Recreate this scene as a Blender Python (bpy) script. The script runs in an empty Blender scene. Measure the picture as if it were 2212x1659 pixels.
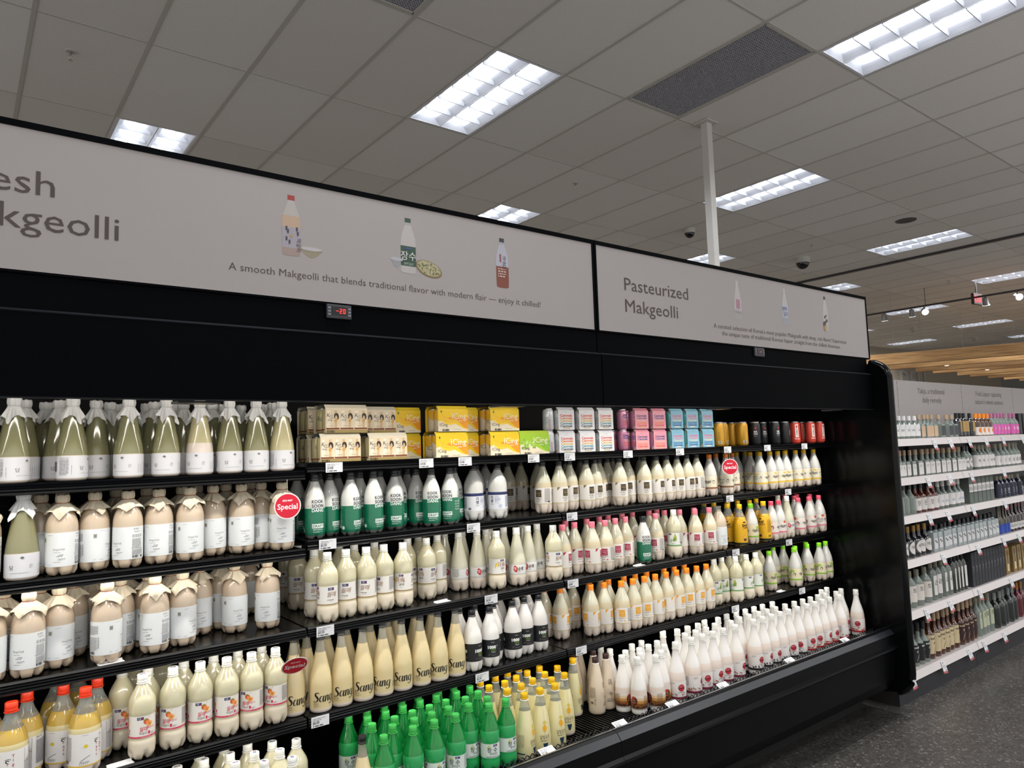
import bpy, bmesh, math, random
from math import pi, sin, cos
from mathutils import Vector, Matrix
random.seed(11)
SC = bpy.context.scene
COL = SC.collection

# ------------------------------------------------------------------ camera, light, exposure
def look(yaw, pitch, roll):
    cy, sy, cp, sp, cr, sr = cos(yaw), sin(yaw), cos(pitch), sin(pitch), cos(roll), sin(roll)
    f = Vector((sy*cp, cy*cp, sp)); r = Vector((cy, -sy, 0)); u = r.cross(f)
    return r*cr + u*sr, u*cr - r*sr, f
cam_d = bpy.data.cameras.new('camera'); cam = bpy.data.objects.new('camera', cam_d); COL.objects.link(cam)
r_, u_, f_ = look(math.radians(37.8478), math.radians(5.0593), math.radians(-1.8415))
cam.matrix_world = Matrix(((r_.x, u_.x, -f_.x, -2.2274), (r_.y, u_.y, -f_.y, -2.5283), (r_.z, u_.z, -f_.z, 1.70), (0, 0, 0, 1)))
cam_d.sensor_width = 36; cam_d.lens = 1553.5/2212*36; cam_d.clip_start = .02; cam_d.clip_end = 120
SC.camera = cam
vs = SC.view_settings
SC.display_settings.display_device = 'sRGB'
vs.view_transform = 'Standard'; vs.look = 'None'; vs.gamma = 1; vs.use_curve_mapping = False
vs.exposure = 0.0
cy = SC.cycles
cy.use_denoising = True; cy.max_bounces = 8; cy.diffuse_bounces = 4; cy.glossy_bounces = 3; cy.transparent_max_bounces = 12; cy.transmission_bounces = 6
cy.sample_clamp_indirect = 4; cy.caustics_reflective = False; cy.caustics_refractive = False
AMB = 1.0            # even world fill added to lift the ceiling, standing in for the open store
W = bpy.data.worlds.new('world'); SC.world = W; W.use_nodes = True
W.node_tree.nodes['Background'].inputs[0].default_value = (1, .97, .95, 1); W.node_tree.nodes['Background'].inputs[1].default_value = AMB
E_TUBE = 16.0         # visible glow of the troffer tubes
P_TROF = 47.0        # light each troffer throws down, watts
P_CASE = 2.6        # LED rails under the canopy of the chilled case, watts per metre
P_SHELF = .85        # LED strip under one shelf, watts
FZ = -.03            # floor level
CEIL = 4.442         # ceiling level

# ------------------------------------------------------------------ materials
def lin(h):
    h = h.lstrip('#'); h = h if len(h) == 6 else ''.join(x*2 for x in h); c = [int(h[i:i+2], 16)/255 for i in (0, 2, 4)]
    return tuple(x/12.92 if x <= .04045 else ((x+.055)/1.055)**2.4 for x in c) + (1,)
MATS = {}
def M(name, col='#808080', rough=.5, metal=0, spec=.5, coat=0, emit=0, clear=0, tint=None, noise=0, scale=40, sss=0, bump=0):
    if name in MATS: return MATS[name]
    m = bpy.data.materials.new(name); m.use_nodes = True; nt = m.node_tree; b = nt.nodes['Principled BSDF']
    c = lin(col)
    b.inputs['Base Color'].default_value = c; b.inputs['Roughness'].default_value = rough; b.inputs['Metallic'].default_value = metal
    b.inputs['Specular IOR Level'].default_value = spec; b.inputs['Coat Weight'].default_value = coat; b.inputs['Coat Roughness'].default_value = .06
    if sss: b.inputs['Subsurface Weight'].default_value = sss; b.inputs['Subsurface Radius'].default_value = (.02, .018, .012); b.inputs['Subsurface Scale'].default_value = .5
    if emit: b.inputs['Emission Color'].default_value = c; b.inputs['Emission Strength'].default_value = emit
    if noise or bump:
        tc = nt.nodes.new('ShaderNodeTexCoord'); n = nt.nodes.new('ShaderNodeTexNoise'); n.inputs['Scale'].default_value = scale; n.inputs['Detail'].default_value = 4
        nt.links.new(tc.outputs['Object'], n.inputs['Vector'])
        if noise:
            mx = nt.nodes.new('ShaderNodeMix'); mx.data_type = 'RGBA'
            mx.inputs['A'].default_value = tuple(x*(1-noise) for x in c[:3]) + (1,); mx.inputs['B'].default_value = tuple(min(1, x*(1+noise)) for x in c[:3]) + (1,)
            nt.links.new(n.outputs['Fac'], mx.inputs['Factor']); nt.links.new(mx.outputs['Result'], b.inputs['Base Color'])
        if bump:
            bp = nt.nodes.new('ShaderNodeBump'); bp.inputs['Strength'].default_value = bump; bp.inputs['Distance'].default_value = .002
            nt.links.new(n.outputs['Fac'], bp.inputs['Height']); nt.links.new(bp.outputs['Normal'], b.inputs['Normal'])
    if clear:
        out = nt.nodes['Material Output']; t = nt.nodes.new('ShaderNodeBsdfTransparent'); t.inputs[0].default_value = lin(tint or '#ffffff')
        mix = nt.nodes.new('ShaderNodeMixShader'); mix.inputs[0].default_value = clear
        nt.links.new(b.outputs[0], mix.inputs[1]); nt.links.new(t.outputs[0], mix.inputs[2]); nt.links.new(mix.outputs[0], out.inputs['Surface'])
    MATS[name] = m; return m
def ink(col): return M('print ' + col, col, .45)

def floor_mat(name, a, b_):
    m = M(name, a, .3); nt = m.node_tree; b = nt.nodes['Principled BSDF']
    tc = nt.nodes.new('ShaderNodeTexCoord')
    v = nt.nodes.new('ShaderNodeTexVoronoi'); v.inputs['Scale'].default_value = 95
    n = nt.nodes.new('ShaderNodeTexNoise'); n.inputs['Scale'].default_value = 2.2; n.inputs['Detail'].default_value = 6
    rp = nt.nodes.new('ShaderNodeValToRGB'); e = rp.color_ramp.elements
    e[0].position = 0; e[0].color = tuple(x*.5 for x in lin(a)[:3]) + (1,); e[1].position = 1; e[1].color = lin(b_)
    x1 = e.new(.3); x1.color = lin(a); x2 = e.new(.86); x2.color = tuple(x*1.15 for x in lin(a)[:3]) + (1,)
    mx = nt.nodes.new('ShaderNodeMix'); mx.data_type = 'RGBA'; mx.blend_type = 'MULTIPLY'; mx.inputs['Factor'].default_value = .5
    nt.links.new(tc.outputs['Object'], v.inputs['Vector']); nt.links.new(tc.outputs['Object'], n.inputs['Vector'])
    sp = nt.nodes.new('ShaderNodeSeparateColor'); nt.links.new(v.outputs['Color'], sp.inputs[0]); nt.links.new(sp.outputs[0], rp.inputs[0])
    nt.links.new(rp.outputs[0], mx.inputs['A']); nt.links.new(n.outputs['Fac'], mx.inputs['B']); nt.links.new(mx.outputs['Result'], b.inputs['Base Color'])
    return m

# ------------------------------------------------------------------ mesh building
class MB:
    def __init__(s): s.v = []; s.f = []; s.m = []; s.mats = []
    def mi(s, m):
        if m not in s.mats: s.mats.append(m)
        return s.mats.index(m)
    def add(s, v, f, m):
        o = len(s.v); i = s.mi(m); s.v += [tuple(p) for p in v]; s.f += [tuple(k+o for k in q) for q in f]; s.m += [i]*len(f)
    def box(s, x0, y0, z0, x1, y1, z1, m, bev=0):
        if bev:
            b = bev; vs_ = []
            bm = bmesh.new(); bmesh.ops.create_cube(bm, size=1)
            for q in bm.verts: q.co = Vector((x0+(q.co.x+.5)*(x1-x0), y0+(q.co.y+.5)*(y1-y0), z0+(q.co.z+.5)*(z1-z0)))
            bmesh.ops.bevel(bm, geom=bm.edges[:], offset=b, segments=2, affect='EDGES', profile=.6)
            bm.verts.index_update(); s.add([q.co[:] for q in bm.verts], [[q.index for q in f.verts] for f in bm.faces], m); bm.free(); return
        v = [(x0, y0, z0), (x1, y0, z0), (x1, y1, z0), (x0, y1, z0), (x0, y0, z1), (x1, y0, z1), (x1, y1, z1), (x0, y1, z1)]
        s.add(v, [(0, 3, 2, 1), (4, 5, 6, 7), (0, 1, 5, 4), (1, 2, 6, 5), (2, 3, 7, 6), (3, 0, 4, 7)], m)
    def prism(s, pts, x0, x1, m):           # (y, z) outline, counter-clockwise seen from +x
        n = len(pts); v = [(x0, y, z) for y, z in pts] + [(x1, y, z) for y, z in pts]
        f = [(i, i+n, (i+1) % n + n, (i+1) % n) for i in range(n)] + [tuple(range(n)), tuple(range(2*n-1, n-1, -1))]
        s.add(v, [q[::-1] for q in f], m)
    def lathe(s, prof, m, seg=32, cx=0, cy=0, capb=True, capt=True, mz=None, lobes=0, zl=0, amp=.42, rise=.012, sy=1):
        v = []; f = []; n = len(prof); fm = []
        for z, r in prof:
            for k in range(seg):
                a = 2*pi*k/seg; rr, zz = r, z
                if lobes and z < zl:
                    w = max(0, cos(lobes*a))**2*(1-z/zl); rr = r*(1-amp*w); zz = z + rise*w
                v.append((cx+rr*sin(a), cy-rr*cos(a)*sy, zz))
        for i in range(n-1):
            for k in range(seg):
                k2 = (k+1) % seg; f.append((i*seg+k, i*seg+k2, (i+1)*seg+k2, (i+1)*seg+k)); fm.append((prof[i][0]+prof[i+1][0])/2)
        if capb: v.append((cx, cy, prof[0][0]+(.012 if lobes else 0))); c = len(v)-1; f += [(c, (k+1) % seg, k) for k in range(seg)]; fm += [prof[0][0]]*seg
        if capt: v.append((cx, cy, prof[-1][0])); c = len(v)-1; f += [(c, (n-1)*seg+k, (n-1)*seg+(k+1) % seg) for k in range(seg)]; fm += [prof[-1][0]]*seg
        if mz is None: s.add(v, f, m)
        else:
            o = len(s.v); s.v += v; s.f += [tuple(k+o for k in q) for q in f]
            for z in fm: s.m.append(s.mi(next(mm for zt, mm in mz if z < zt)))
    def tube(s, pts, r, m, seg=6, closed=False):
        n = len(pts); v = []; f = []
        P = [Vector(p) for p in pts]
        for i, p in enumerate(P):
            t = (P[(i+1) % n]-P[i-1]) if closed else (P[min(i+1, n-1)]-P[max(i-1, 0)])
            t.normalize(); a = t.orthogonal() if abs(t.z) > .95 else t.cross(Vector((0, 0, 1))); a.normalize(); b = t.cross(a)
            for k in range(seg): q = p+(a*cos(2*pi*k/seg)+b*sin(2*pi*k/seg))*r; v.append(q[:])
        for i in range(n if closed else n-1):
            j = (i+1) % n
            for k in range(seg): k2 = (k+1) % seg; f.append((i*seg+k, j*seg+k, j*seg+k2, i*seg+k2))
        if not closed: f += [tuple(range(seg)), tuple(range((n-1)*seg, n*seg))[::-1]]
        s.add(v, f, m)
    def mesh(s, name, smooth=False, sharp=None):
        me = bpy.data.meshes.new(name); me.from_pydata(s.v, [], s.f)
        for m in s.mats: me.materials.append(m)
        me.polygons.foreach_set('material_index', s.m)
        if smooth: me.polygons.foreach_set('use_smooth', [True]*len(s.f))
        me.update()
        if smooth and sharp: me.set_sharp_from_angle(angle=math.radians(sharp))
        return me
    def build(s, name, parent=None, smooth=False, sharp=None): return link(name, s.mesh(name, smooth, sharp), parent)
def link(name, me, parent=None):
    o = bpy.data.objects.new(name, me); COL.objects.link(o)
    if parent: o.parent = parent
    return o
def tag(o, label, cat, group=None, kind=None):
    if label: o['label'] = label
    if cat: o['category'] = cat
    if group: o['group'] = group
    if kind: o['kind'] = kind
    return o
def thing(name, label, cat, loc=(0, 0, 0), rz=0, group=None):
    o = bpy.data.objects.new(name, None); COL.objects.link(o); o.location = loc; o.rotation_euler = (0, 0, rz); o.empty_display_size = .05
    return tag(o, label, cat, group)
def struct(o): o['kind'] = 'structure'; return o
ORD = 'first second third fourth fifth sixth seventh eighth ninth tenth eleventh twelfth thirteenth fourteenth fifteenth sixteenth seventeenth eighteenth nineteenth twentieth'.split() + ['twenty-'+q for q in 'first second third fourth fifth sixth seventh eighth ninth'.split()]

# ------------------------------------------------------------------ flat graphics (x across, z up, metres)
TXT = {}
def text2d(s, shear=0, bold=0):
    k = (s, shear, bold)
    if k in TXT: return TXT[k]
    c = bpy.data.curves.new('lettering', 'FONT'); c.body = s; c.resolution_u = 2; c.shear = shear; c.offset = bold
    o = bpy.data.objects.new('lettering', c); COL.objects.link(o)
    ev = o.evaluated_get(bpy.context.evaluated_depsgraph_get()); me = ev.to_mesh()
    v = [(p.co.x, p.co.y) for p in me.vertices]; f = [tuple(p.vertices) for p in me.polygons]
    # keep faces facing up
    g = []
    for q in f:
        a = sum(v[q[i]][0]*v[q[(i+1) % len(q)]][1]-v[q[(i+1) % len(q)]][0]*v[q[i]][1] for i in range(len(q)))
        g.append(q if a > 0 else q[::-1])
    ev.to_mesh_clear(); bpy.data.objects.remove(o); bpy.data.curves.remove(c)
    TXT[k] = (v, g); return TXT[k]
class G2:
    """Collects flat printed shapes; put() lays them on a plane, wrap() bends them round a bottle."""
    def __init__(s): s.ops = []
    def raw(s, v, f, col, lay=0): s.ops.append((v, f, col, lay)); return s
    def rect(s, x0, z0, x1, z1, col, lay=0): return s.raw([(x0, z0), (x1, z0), (x1, z1), (x0, z1)], [(0, 1, 2, 3)], col, lay)
    def poly(s, pts, col, lay=0):
        a = sum(pts[i][0]*pts[(i+1) % len(pts)][1]-pts[(i+1) % len(pts)][0]*pts[i][1] for i in range(len(pts)))
        if a < 0: pts = pts[::-1]
        return s.raw(list(pts), [tuple(range(len(pts)))], col, lay)
    def ell(s, cx, cz, rx, rz, col, lay=0, n=20, rot=0):
        return s.raw([(cx+rx*cos(2*pi*i/n)*cos(rot)-rz*sin(2*pi*i/n)*sin(rot), cz+rx*cos(2*pi*i/n)*sin(rot)+rz*sin(2*pi*i/n)*cos(rot)) for i in range(n)], [tuple(range(n))], col, lay)
    def text(s, t, x, z, h, col, lay=1, al='c', w=None, rot=0, shear=0, bold=0):
        v, f = text2d(t, shear, bold); xs = [p[0] for p in v]; x0, x1 = min(xs), max(xs); k = h/.72; kx = k if w is None else w/(x1-x0)
        off = {'c': -(x0+x1)/2, 'l': -x0, 'r': -x1}[al]
        q = [((p[0]+off)*kx, p[1]*k) for p in v]
        if rot: q = [(-b*sin(rot)+a*cos(rot), a*sin(rot)+b*cos(rot)) for a, b in q]
        return s.raw([(a+x, b+z) for a, b in q], f, col, lay)
    def lines(s, x, z, w, n, dz, col, lay=1, th=None, seed=0, vert=False):
        rn = random.Random(seed + n); th = th or dz*.42
        for i in range(n):
            a = 0
            while a < w*(.97 if i < n-1 else .6):
                L = min(rn.uniform(.05, .3)*w, w-a)
                if vert: s.rect(x+i*dz, z+a, x+i*dz+th, z+a+L, col, lay)
                else: s.rect(x+a, z-i*dz, x+a+L, z-i*dz+th, col, lay)
                a += L + th*.9
        return s
    def bars(s, x, z, w, h, col='#161616', lay=1, n=14):
        rn = random.Random(7); a = 0
        while a < w: b = rn.choice((1, 1, 2, 3))*w/(n*2.6); s.rect(x+a, z, x+min(a+b, w), z+h, col, lay); a += b+w/(n*2.6)*rn.choice((1, 1, 2))
        return s
    def stroke(s, pts, col, lay=1, closed=False):
        """pts: (x, z, width); smooth brush stroke."""
        n = len(pts); P = []
        for i in range(n if closed else n-1):
            p0, p1, p2, p3 = pts[i-1] if (i or closed) else pts[0], pts[i], pts[(i+1) % n], pts[(i+2) % n] if (closed or i+2 < n) else pts[-1]
            for k in range(6):
                t = k/6; P.append([.5*(2*p1[j]+(p2[j]-p0[j])*t+(2*p0[j]-5*p1[j]+4*p2[j]-p3[j])*t*t+(3*p1[j]-p0[j]-3*p2[j]+p3[j])*t**3) for j in range(3)])
        if not closed: P.append(list(pts[-1]))
        L = []; N = len(P)
        for i, p in enumerate(P):
            a = P[(i+1) % N] if (closed or i < N-1) else p; b = P[i-1] if (closed or i) else p
            dx, dz = a[0]-b[0], a[1]-b[1]; l = math.hypot(dx, dz) or 1; nx, nz = -dz/l, dx/l; h = max(p[2], 1e-5)/2
            L.append((p[0]+nx*h, p[1]+nz*h)); L.append((p[0]-nx*h, p[1]-nz*h))
        f = []
        for i in range(N if closed else N-1):
            j = (i+1) % N; q = (2*i, 2*i+1, 2*j+1, 2*j)
            ar = sum(L[q[k]][0]*L[q[(k+1) % 4]][1]-L[q[(k+1) % 4]][0]*L[q[k]][1] for k in range(4)); f.append(q if ar > 0 else q[::-1])
        return s.raw(L, f, col, lay)
    def put(s, mb, fn, base=.0004, step=.0003):
        for q_, (v, f, col, lay) in enumerate(s.ops):
            mb.add([fn(x, z, base+step*lay+q_*4e-6) for x, z in v], f, ink(col) if isinstance(col, str) else col)
    def wrap(s, mb, rf, rref, base=.0005, step=.00025, dx=.007, dz=.009):
        for q_, (v, f, col, lay) in enumerate(s.ops):
            bm = bmesh.new(); B = [bm.verts.new((x, 0, z)) for x, z in v]
            for q in f:
                try: bm.faces.new([B[i] for i in q])
                except ValueError: pass
            xs = [p[0] for p in v]; zs = [p[1] for p in v]
            c = math.floor(min(xs)/dx)*dx + dx
            while c < max(xs): bmesh.ops.bisect_plane(bm, geom=bm.verts[:]+bm.edges[:]+bm.faces[:], plane_co=(c, 0, 0), plane_no=(1, 0, 0)); c += dx
            c = math.floor(min(zs)/dz)*dz + dz
            while c < max(zs): bmesh.ops.bisect_plane(bm, geom=bm.verts[:]+bm.edges[:]+bm.faces[:], plane_co=(0, 0, c), plane_no=(0, 0, 1)); c += dz
            bm.verts.index_update(); o = base+step*lay+q_*4e-6
            V = []
            for p in bm.verts:
                a = p.co.x/rref; r = rf(p.co.z)+o; V.append((r*sin(a), -r*cos(a), p.co.z))
            F = [[p.index for p in q.verts] for q in bm.faces]
            # orientation: outward
            R = []
            for q in F:
                c0 = Vector(V[q[0]]); n_ = (Vector(V[q[1]])-c0).cross(Vector(V[q[2]])-c0); R.append(q if n_.x*c0.x+n_.y*c0.y >= 0 else q[::-1])
            mb.add(V, R, ink(col) if isinstance(col, str) else col); bm.free()
BLK = M('black enamel', '#050608', .4, spec=.10, noise=.15, scale=90)
BLKG = M('glossy black', '#050607', .16, spec=.2)
BLKT = M('textured black steel', '#030406', .6, spec=.03, noise=.35, scale=260, bump=.25)
# ------------------------------------------------------------------ the room
TX, TY, Y0 = .64, 1.26, -.04
FIX = [(1, 1), (7, 1), (13, 1), (19, 1), (25, 1), (4, -1), (-2, -1), (-2, 3), (4, 3), (10, 3), (16, 3), (22, 3), (28, 3), (34, 3), (1, 5), (7, 5), (13, 5), (25, 5), (31, 5),
       (-5, -3), (1, -3), (7, -3), (13, -3), (19, -3), (-2, -5), (4, -5), (10, -5), (16, -5)]
VENT = [(3, 0), (-1, 0)]
XA, XB, YA, YB = -8.0, 30.6, -8.0, 8.06
floor_m = floor_mat('polished concrete', '#4d4a47', '#86817a'); border_m = floor_mat('dark concrete', '#403e3b', '#625d58')
b = MB(); b.box(XA, -5, FZ-.1, XB, YB, FZ, floor_m); struct(b.build('floor'))
b = MB(); b.box(-8, -.325, FZ, 2.6, -.02, FZ+.0015, border_m); struct(b.build('trim_1'))
wall_m = M('beige wall paint', '#b0a491', .8); grey_m = M('grey wall paint', '#a3a7a6', .8)
for nm, q, m in (('wall_back', (XA, YB, FZ, XB, YB+.1, CEIL+.3), wall_m), ('wall_right', (XB, -5, FZ, XB+.1, YB, CEIL+.3), grey_m)):
    b = MB(); b.box(*q, m); struct(b.build(nm))
tile_m = M('mineral fibre ceiling tile', '#eae8e4', .9, noise=.14, scale=120, bump=.25)
bar_m = M('ceiling grid bar', '#c2bfb9', .6)
b = MB()
i0, i1 = math.floor(XA/TX), math.ceil(XB/TX); j0, j1 = math.floor((YA-Y0)/TY), math.ceil((YB-Y0)/TY)
rn = random.Random(5)
tile2_m = M('mineral fibre ceiling tile aged', '#e4e1dc', .9, noise=.14, scale=120, bump=.25)
for i in range(i0, i1):
    for j in range(j0, j1):
        if (i, j) in FIX or (i, j) in VENT: continue
        x0, x1, y0, y1 = max(i*TX, XA), min((i+1)*TX, XB), max(Y0+j*TY, YA), min(Y0+(j+1)*TY, YB)
        b.add([(x0, y0, CEIL), (x0, y1, CEIL), (x1, y1, CEIL), (x1, y0, CEIL)], [(0, 1, 2, 3)], tile_m if rn.random() < .6 else tile2_m)
b.box(XA, YA, CEIL+.2, XB, YB, CEIL+.3, tile_m)
struct(b.build('ceiling'))
b = MB()
for i in range(i0+1, i1): b.box(i*TX-.013, YA, CEIL-.004, i*TX+.013, YB, CEIL+.002, bar_m)
struct(b.build('trim_2'))
b = MB()
for j in range(j0+1, j1): b.box(XA, Y0+j*TY-.007, CEIL-.003, XB, Y0+j*TY+.007, CEIL+.002, bar_m)
struct(b.build('trim_3'))

# ceiling troffers: deep cell louver, two lamps
white_m = M('white louver enamel', '#dfe2e8', .35); tube_m = M('lit fluorescent tube', '#f4f7ff', .5, emit=E_TUBE)
def troffer_meshes():
    hx, hy = .29, .605; d = .10
    f = MB()                                       # frame and housing
    for s in (-1, 1):
        f.box(s*(hx+.0125)-.0125, -hy-.02, -.004, s*(hx+.0125)+.0125, hy+.02, d, white_m)
        f.box(-hx, s*(hy+.009)-.009, -.004, hx, s*(hy+.009)+.009, d, white_m)
    f.box(-hx, -hy, d, hx, hy, d+.01, white_m)
    l = MB()
    for c in (-.145, .145):                        # curved side reflectors of each trough
        for s in (-1, 1):
            pr = [(.142, 0), (.118, .022), (.088, .045), (.062, .075), (.055, d)]
            for (a, z), (a2, z2) in zip(pr, pr[1:]):
                l.add([(c+s*a, -hy, z), (c+s*a, hy, z), (c+s*a2, hy, z2), (c+s*a2, -hy, z2)], [(0, 1, 2, 3)], white_m)
        for k in range(1, 6):
            y = -hy + k*2*hy/6
            l.prism([(y-.003, 0), (y+.003, 0), (y+.010, .05), (y-.010, .05)], c-.12, c+.12, white_m)
        for y, s in ((-hy, 1), (hy, -1)): l.add([(c-.14, y, 0), (c+.14, y, 0), (c+.05, y+s*.03, .06), (c-.05, y+s*.03, .06)], [(0, 1, 2, 3)], white_m)
    l.box(-.004, -hy, -.002, .004, hy, .03, white_m)
    t = MB()
    t.tube([(0, -hy+.02, 0), (0, hy-.02, 0)], .0145, tube_m, 10)
    return f.mesh('housing'), l.mesh('louver'), t.mesh('lamp')
TF = troffer_meshes()
LT = bpy.data.lights.new('troffer_light', 'AREA'); LT.shape = 'RECTANGLE'; LT.size = .56; LT.size_y = 1.18; LT.energy = P_TROF; LT.color = (.97, .98, 1); LT.spread = math.radians(150)
where = {}
def fixture(i, j):
    x, y = (i+.5)*TX, Y0+(j+.5)*TY
    seq = sorted([q for q in FIX if q[1] == j and -3 < q[0] < 35]); n = seq.index((i, j)) if (i, j) in seq else 0
    row = {1: 'row just behind the sign', 3: 'second row beyond the sign', 5: 'third row beyond the sign', -1: 'row over the aisle', -3: 'second row over the aisle', -5: 'third row over the aisle'}[j]
    if j == -1: lab = 'large lit louvered troffer beside the air grille over the aisle' if i == 4 else 'lit louvered troffer over the near aisle end'
    elif i < -2: lab = 'lit louvered troffer at the start of the second aisle row'
    else: lab = f'lit louvered ceiling troffer, {ORD[n]} along the {row}'
    t = thing('ceiling_light', lab, 'ceiling light', (x, y, CEIL), 0, 'louvered ceiling troffers')
    link('housing', TF[0], t); l = link('louver', TF[1], t)
    for c in (-.145, .145):
        p = link('lamp', TF[2], t); p.location = (c, 0, .072)
    lo = bpy.data.objects.new('troffer_light', LT); COL.objects.link(lo); lo.parent = t; lo.location = (0, 0, -.006)
for q in FIX: fixture(*q)
grille_m = M('grey air grille', '#b0b0b8', .6); void_m = M('dark void', '#0d0e12', .9)
def vent(i, j, lab):
    x, y = (i+.5)*TX, Y0+(j+.5)*TY
    t = thing('air_vent', lab, 'air vent', (x, y, CEIL)); b = MB()
    for s in (-1, 1):
        b.box(s*.305-.012, -.62, -.004, s*.305+.012, .62, .01, bar_m); b.box(-.3, s*.612-.01, -.004, .3, s*.612+.01, .01, bar_m)
    b.build('frame', t)
    b = MB(); b.box(-.3, -.61, .05, .3, .61, .055, void_m); b.build('backing', t)
    b = MB()
    for k in range(1, 30): b.box(-.3+k*.02-.0035, -.605, 0, -.3+k*.02+.0035, .605, .014, grille_m)
    for k in range(1, 60): b.box(-.295, -.605+k*.0202-.0035, 0, .295, -.605+k*.0202+.0035, .014, grille_m)
    b.build('eggcrate', t)
vent(3, 0, 'long grey eggcrate return air grille beside the corner troffer'); vent(-1, 0, 'grey eggcrate air grille at the top edge of the ceiling view')
# sprinklers, domes, speaker
chrome = M('chrome', '#b8b8b8', .2, metal=1)
SPR = [(-1.684, 2.877, 'above the near sign'), (2.854, 2.816, 'behind the sign joint'), (7.364, 2.753, 'beside the larger dome camera'), (11.846, 2.686, 'in front of the track lights'), (15.737, 5.864, 'past the sign end'), (20.216, 5.771, 'near the wooden beams')]
for x, y, w in SPR:
    t = thing('fire_sprinkler', 'small metal pendent fire sprinkler in the ceiling ' + w, 'sprinkler', (x, y, CEIL), 0, 'ceiling sprinklers')
    b = MB(); b.lathe([(-.004, .03), (0, .034)], bar_m, 20); b.build('escutcheon', t, True, 40)
    b = MB(); b.lathe([(-.03, .006), (-.004, .008)], chrome, 10); b.tube([(-.01, 0, -.03), (-.014, 0, -.045), (0, 0, -.06), (.014, 0, -.045), (.01, 0, -.03)], .002, chrome); b.lathe([(-.063, .014), (-.06, .014)], chrome, 14); b.build('head', t)
domem = M('smoked dome', '#101014', .08); domew = M('dome housing', '#b9b7b2', .5)
for x, y, k, lab in ((5.218, 3.211, 1, 'small white dome security camera with black bubble beside the post'), (7.927, 3.225, 1.5, 'larger black dome security camera farther along the ceiling'),
                     (17.148, 5.565, 1.1, 'small pale dome camera above the far troffer row'), (20.979, 5.503, 1.1, 'pale dome camera above the wooden beams')):
    t = thing('dome_camera', lab, 'security camera', (x, y, CEIL), 0, 'ceiling dome cameras')
    b = MB(); b.lathe([(-.055*k, .066*k), (-.03*k, .075*k), (0, .078*k)], domew, 28); b.build('housing', t, True, 40)
    b = MB(); b.lathe([(-.055*k-.062*k*cos(a), .062*k*sin(a)+.0003) for a in [pi/2*i/8 for i in range(9)]], domem if k in (1, 1.5) else domew, 24, capt=False); b.build('dome', t, True)
b = MB(); b.lathe([(-.006, .12), (0, .125)], M('speaker mesh', '#55534f', .8), 32); o = b.build('ceiling_speaker', None, True, 40); o.location = (7.35, 1.453, CEIL); tag(o, 'round flat grey ceiling speaker above the second troffer row', 'speaker')
# track rails and spotlights
rail_m = M('dark grey rail', '#37363a', .5); spot_m = M('grey spotlight body', '#8b8b8d', .4, metal=.4); lampw = M('lit spotlight lens', '#fffdf6', .4, emit=5)
b = MB(); b.box(9.42, -.6, CEIL-.03, 9.48, 7.5, CEIL-.003, rail_m); tag(b.build('ceiling_rail'), 'dark narrow rail running across the ceiling beyond the post', 'rail')
t = thing('lighting_track', 'dark suspended lighting track carrying the small spotlights', 'track', (12.08, 3.2, 4.1))
b = MB(); b.box(-.02, -3.8, -.015, .02, 3.8, .015, rail_m); b.build('rail', t)
for y in (-3, 0, 3): b = MB(); b.tube([(0, y, .015), (0, y, CEIL-4.1)], .005, rail_m); b.build('hanger', t)
for n, (y, az, el) in enumerate(((3.962, .2, 1.35), (3.451, .15, 1.3), (3.227, 3.75, .42), (2.214, .1, 1.2), (1.728, 3.85, .35))):
    t = thing('track_spotlight', f'grey cylinder spotlight, {ORD[n]} on the track from the sign end', 'spotlight', (12.08, y, 4.085), 0, 'spotlights on the track')
    b = MB(); b.box(-.012, -.012, -.07, .012, .012, 0, spot_m); b.build('arm', t)
    d = Vector((cos(az)*cos(el), sin(az)*cos(el), -sin(el))); c = Vector((0, 0, -.085))
    hd = MB(); prof = [(-.07, .03), (-.06, .042), (.06, .048), (.075, .062)]; hd.lathe(prof, spot_m, 20, capt=False); hd.lathe([(.062, .056), (.063, .056)], spot_m, 20)
    h = hd.build('head', t, True, 40); h.location = c; h.rotation_mode = 'QUATERNION'; h.rotation_quaternion = d.to_track_quat('Z', 'Y')
    ln = MB(); ln.lathe([(.066, .055), (.068, .055)], lampw, 20); ln.build('lens', h)
# exit sign
t = thing('exit_sign', 'small hanging exit sign with red lit letters between spotlights', 'exit sign', (12.3, 2.42, 4.1), math.radians(-6))
b = MB(); b.box(-.15, -.025, -.1, .15, .025, .1, M('exit housing', '#3b3634', .5), .004); b.box(-.01, -.01, .1, .01, .01, CEIL-4.1, rail_m); b.build('housing', t)
g = G2(); g.text('EXIT', 0, -.062, .125, M('lit red letters', '#ff2a33', .5, emit=1.6), 1, w=.25, bold=.012); b = MB(); g.put(b, lambda x, z, o: (x, -.025-o, z), .001); b.build('lettering', t)
# white post
post_m = M('white post paint', '#c9c7c3', .4)
b = MB(); b.box(-.034, -.034, FZ, .034, .034, CEIL-.012, post_m, .004); b.box(-.075, -.075, CEIL-.014, .075, .075, CEIL-.004, post_m); o = b.build('steel_post'); o.location = (2.831, 1.134, 0); tag(o, 'slim white square post rising behind the sign to the ceiling', 'post')
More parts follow.
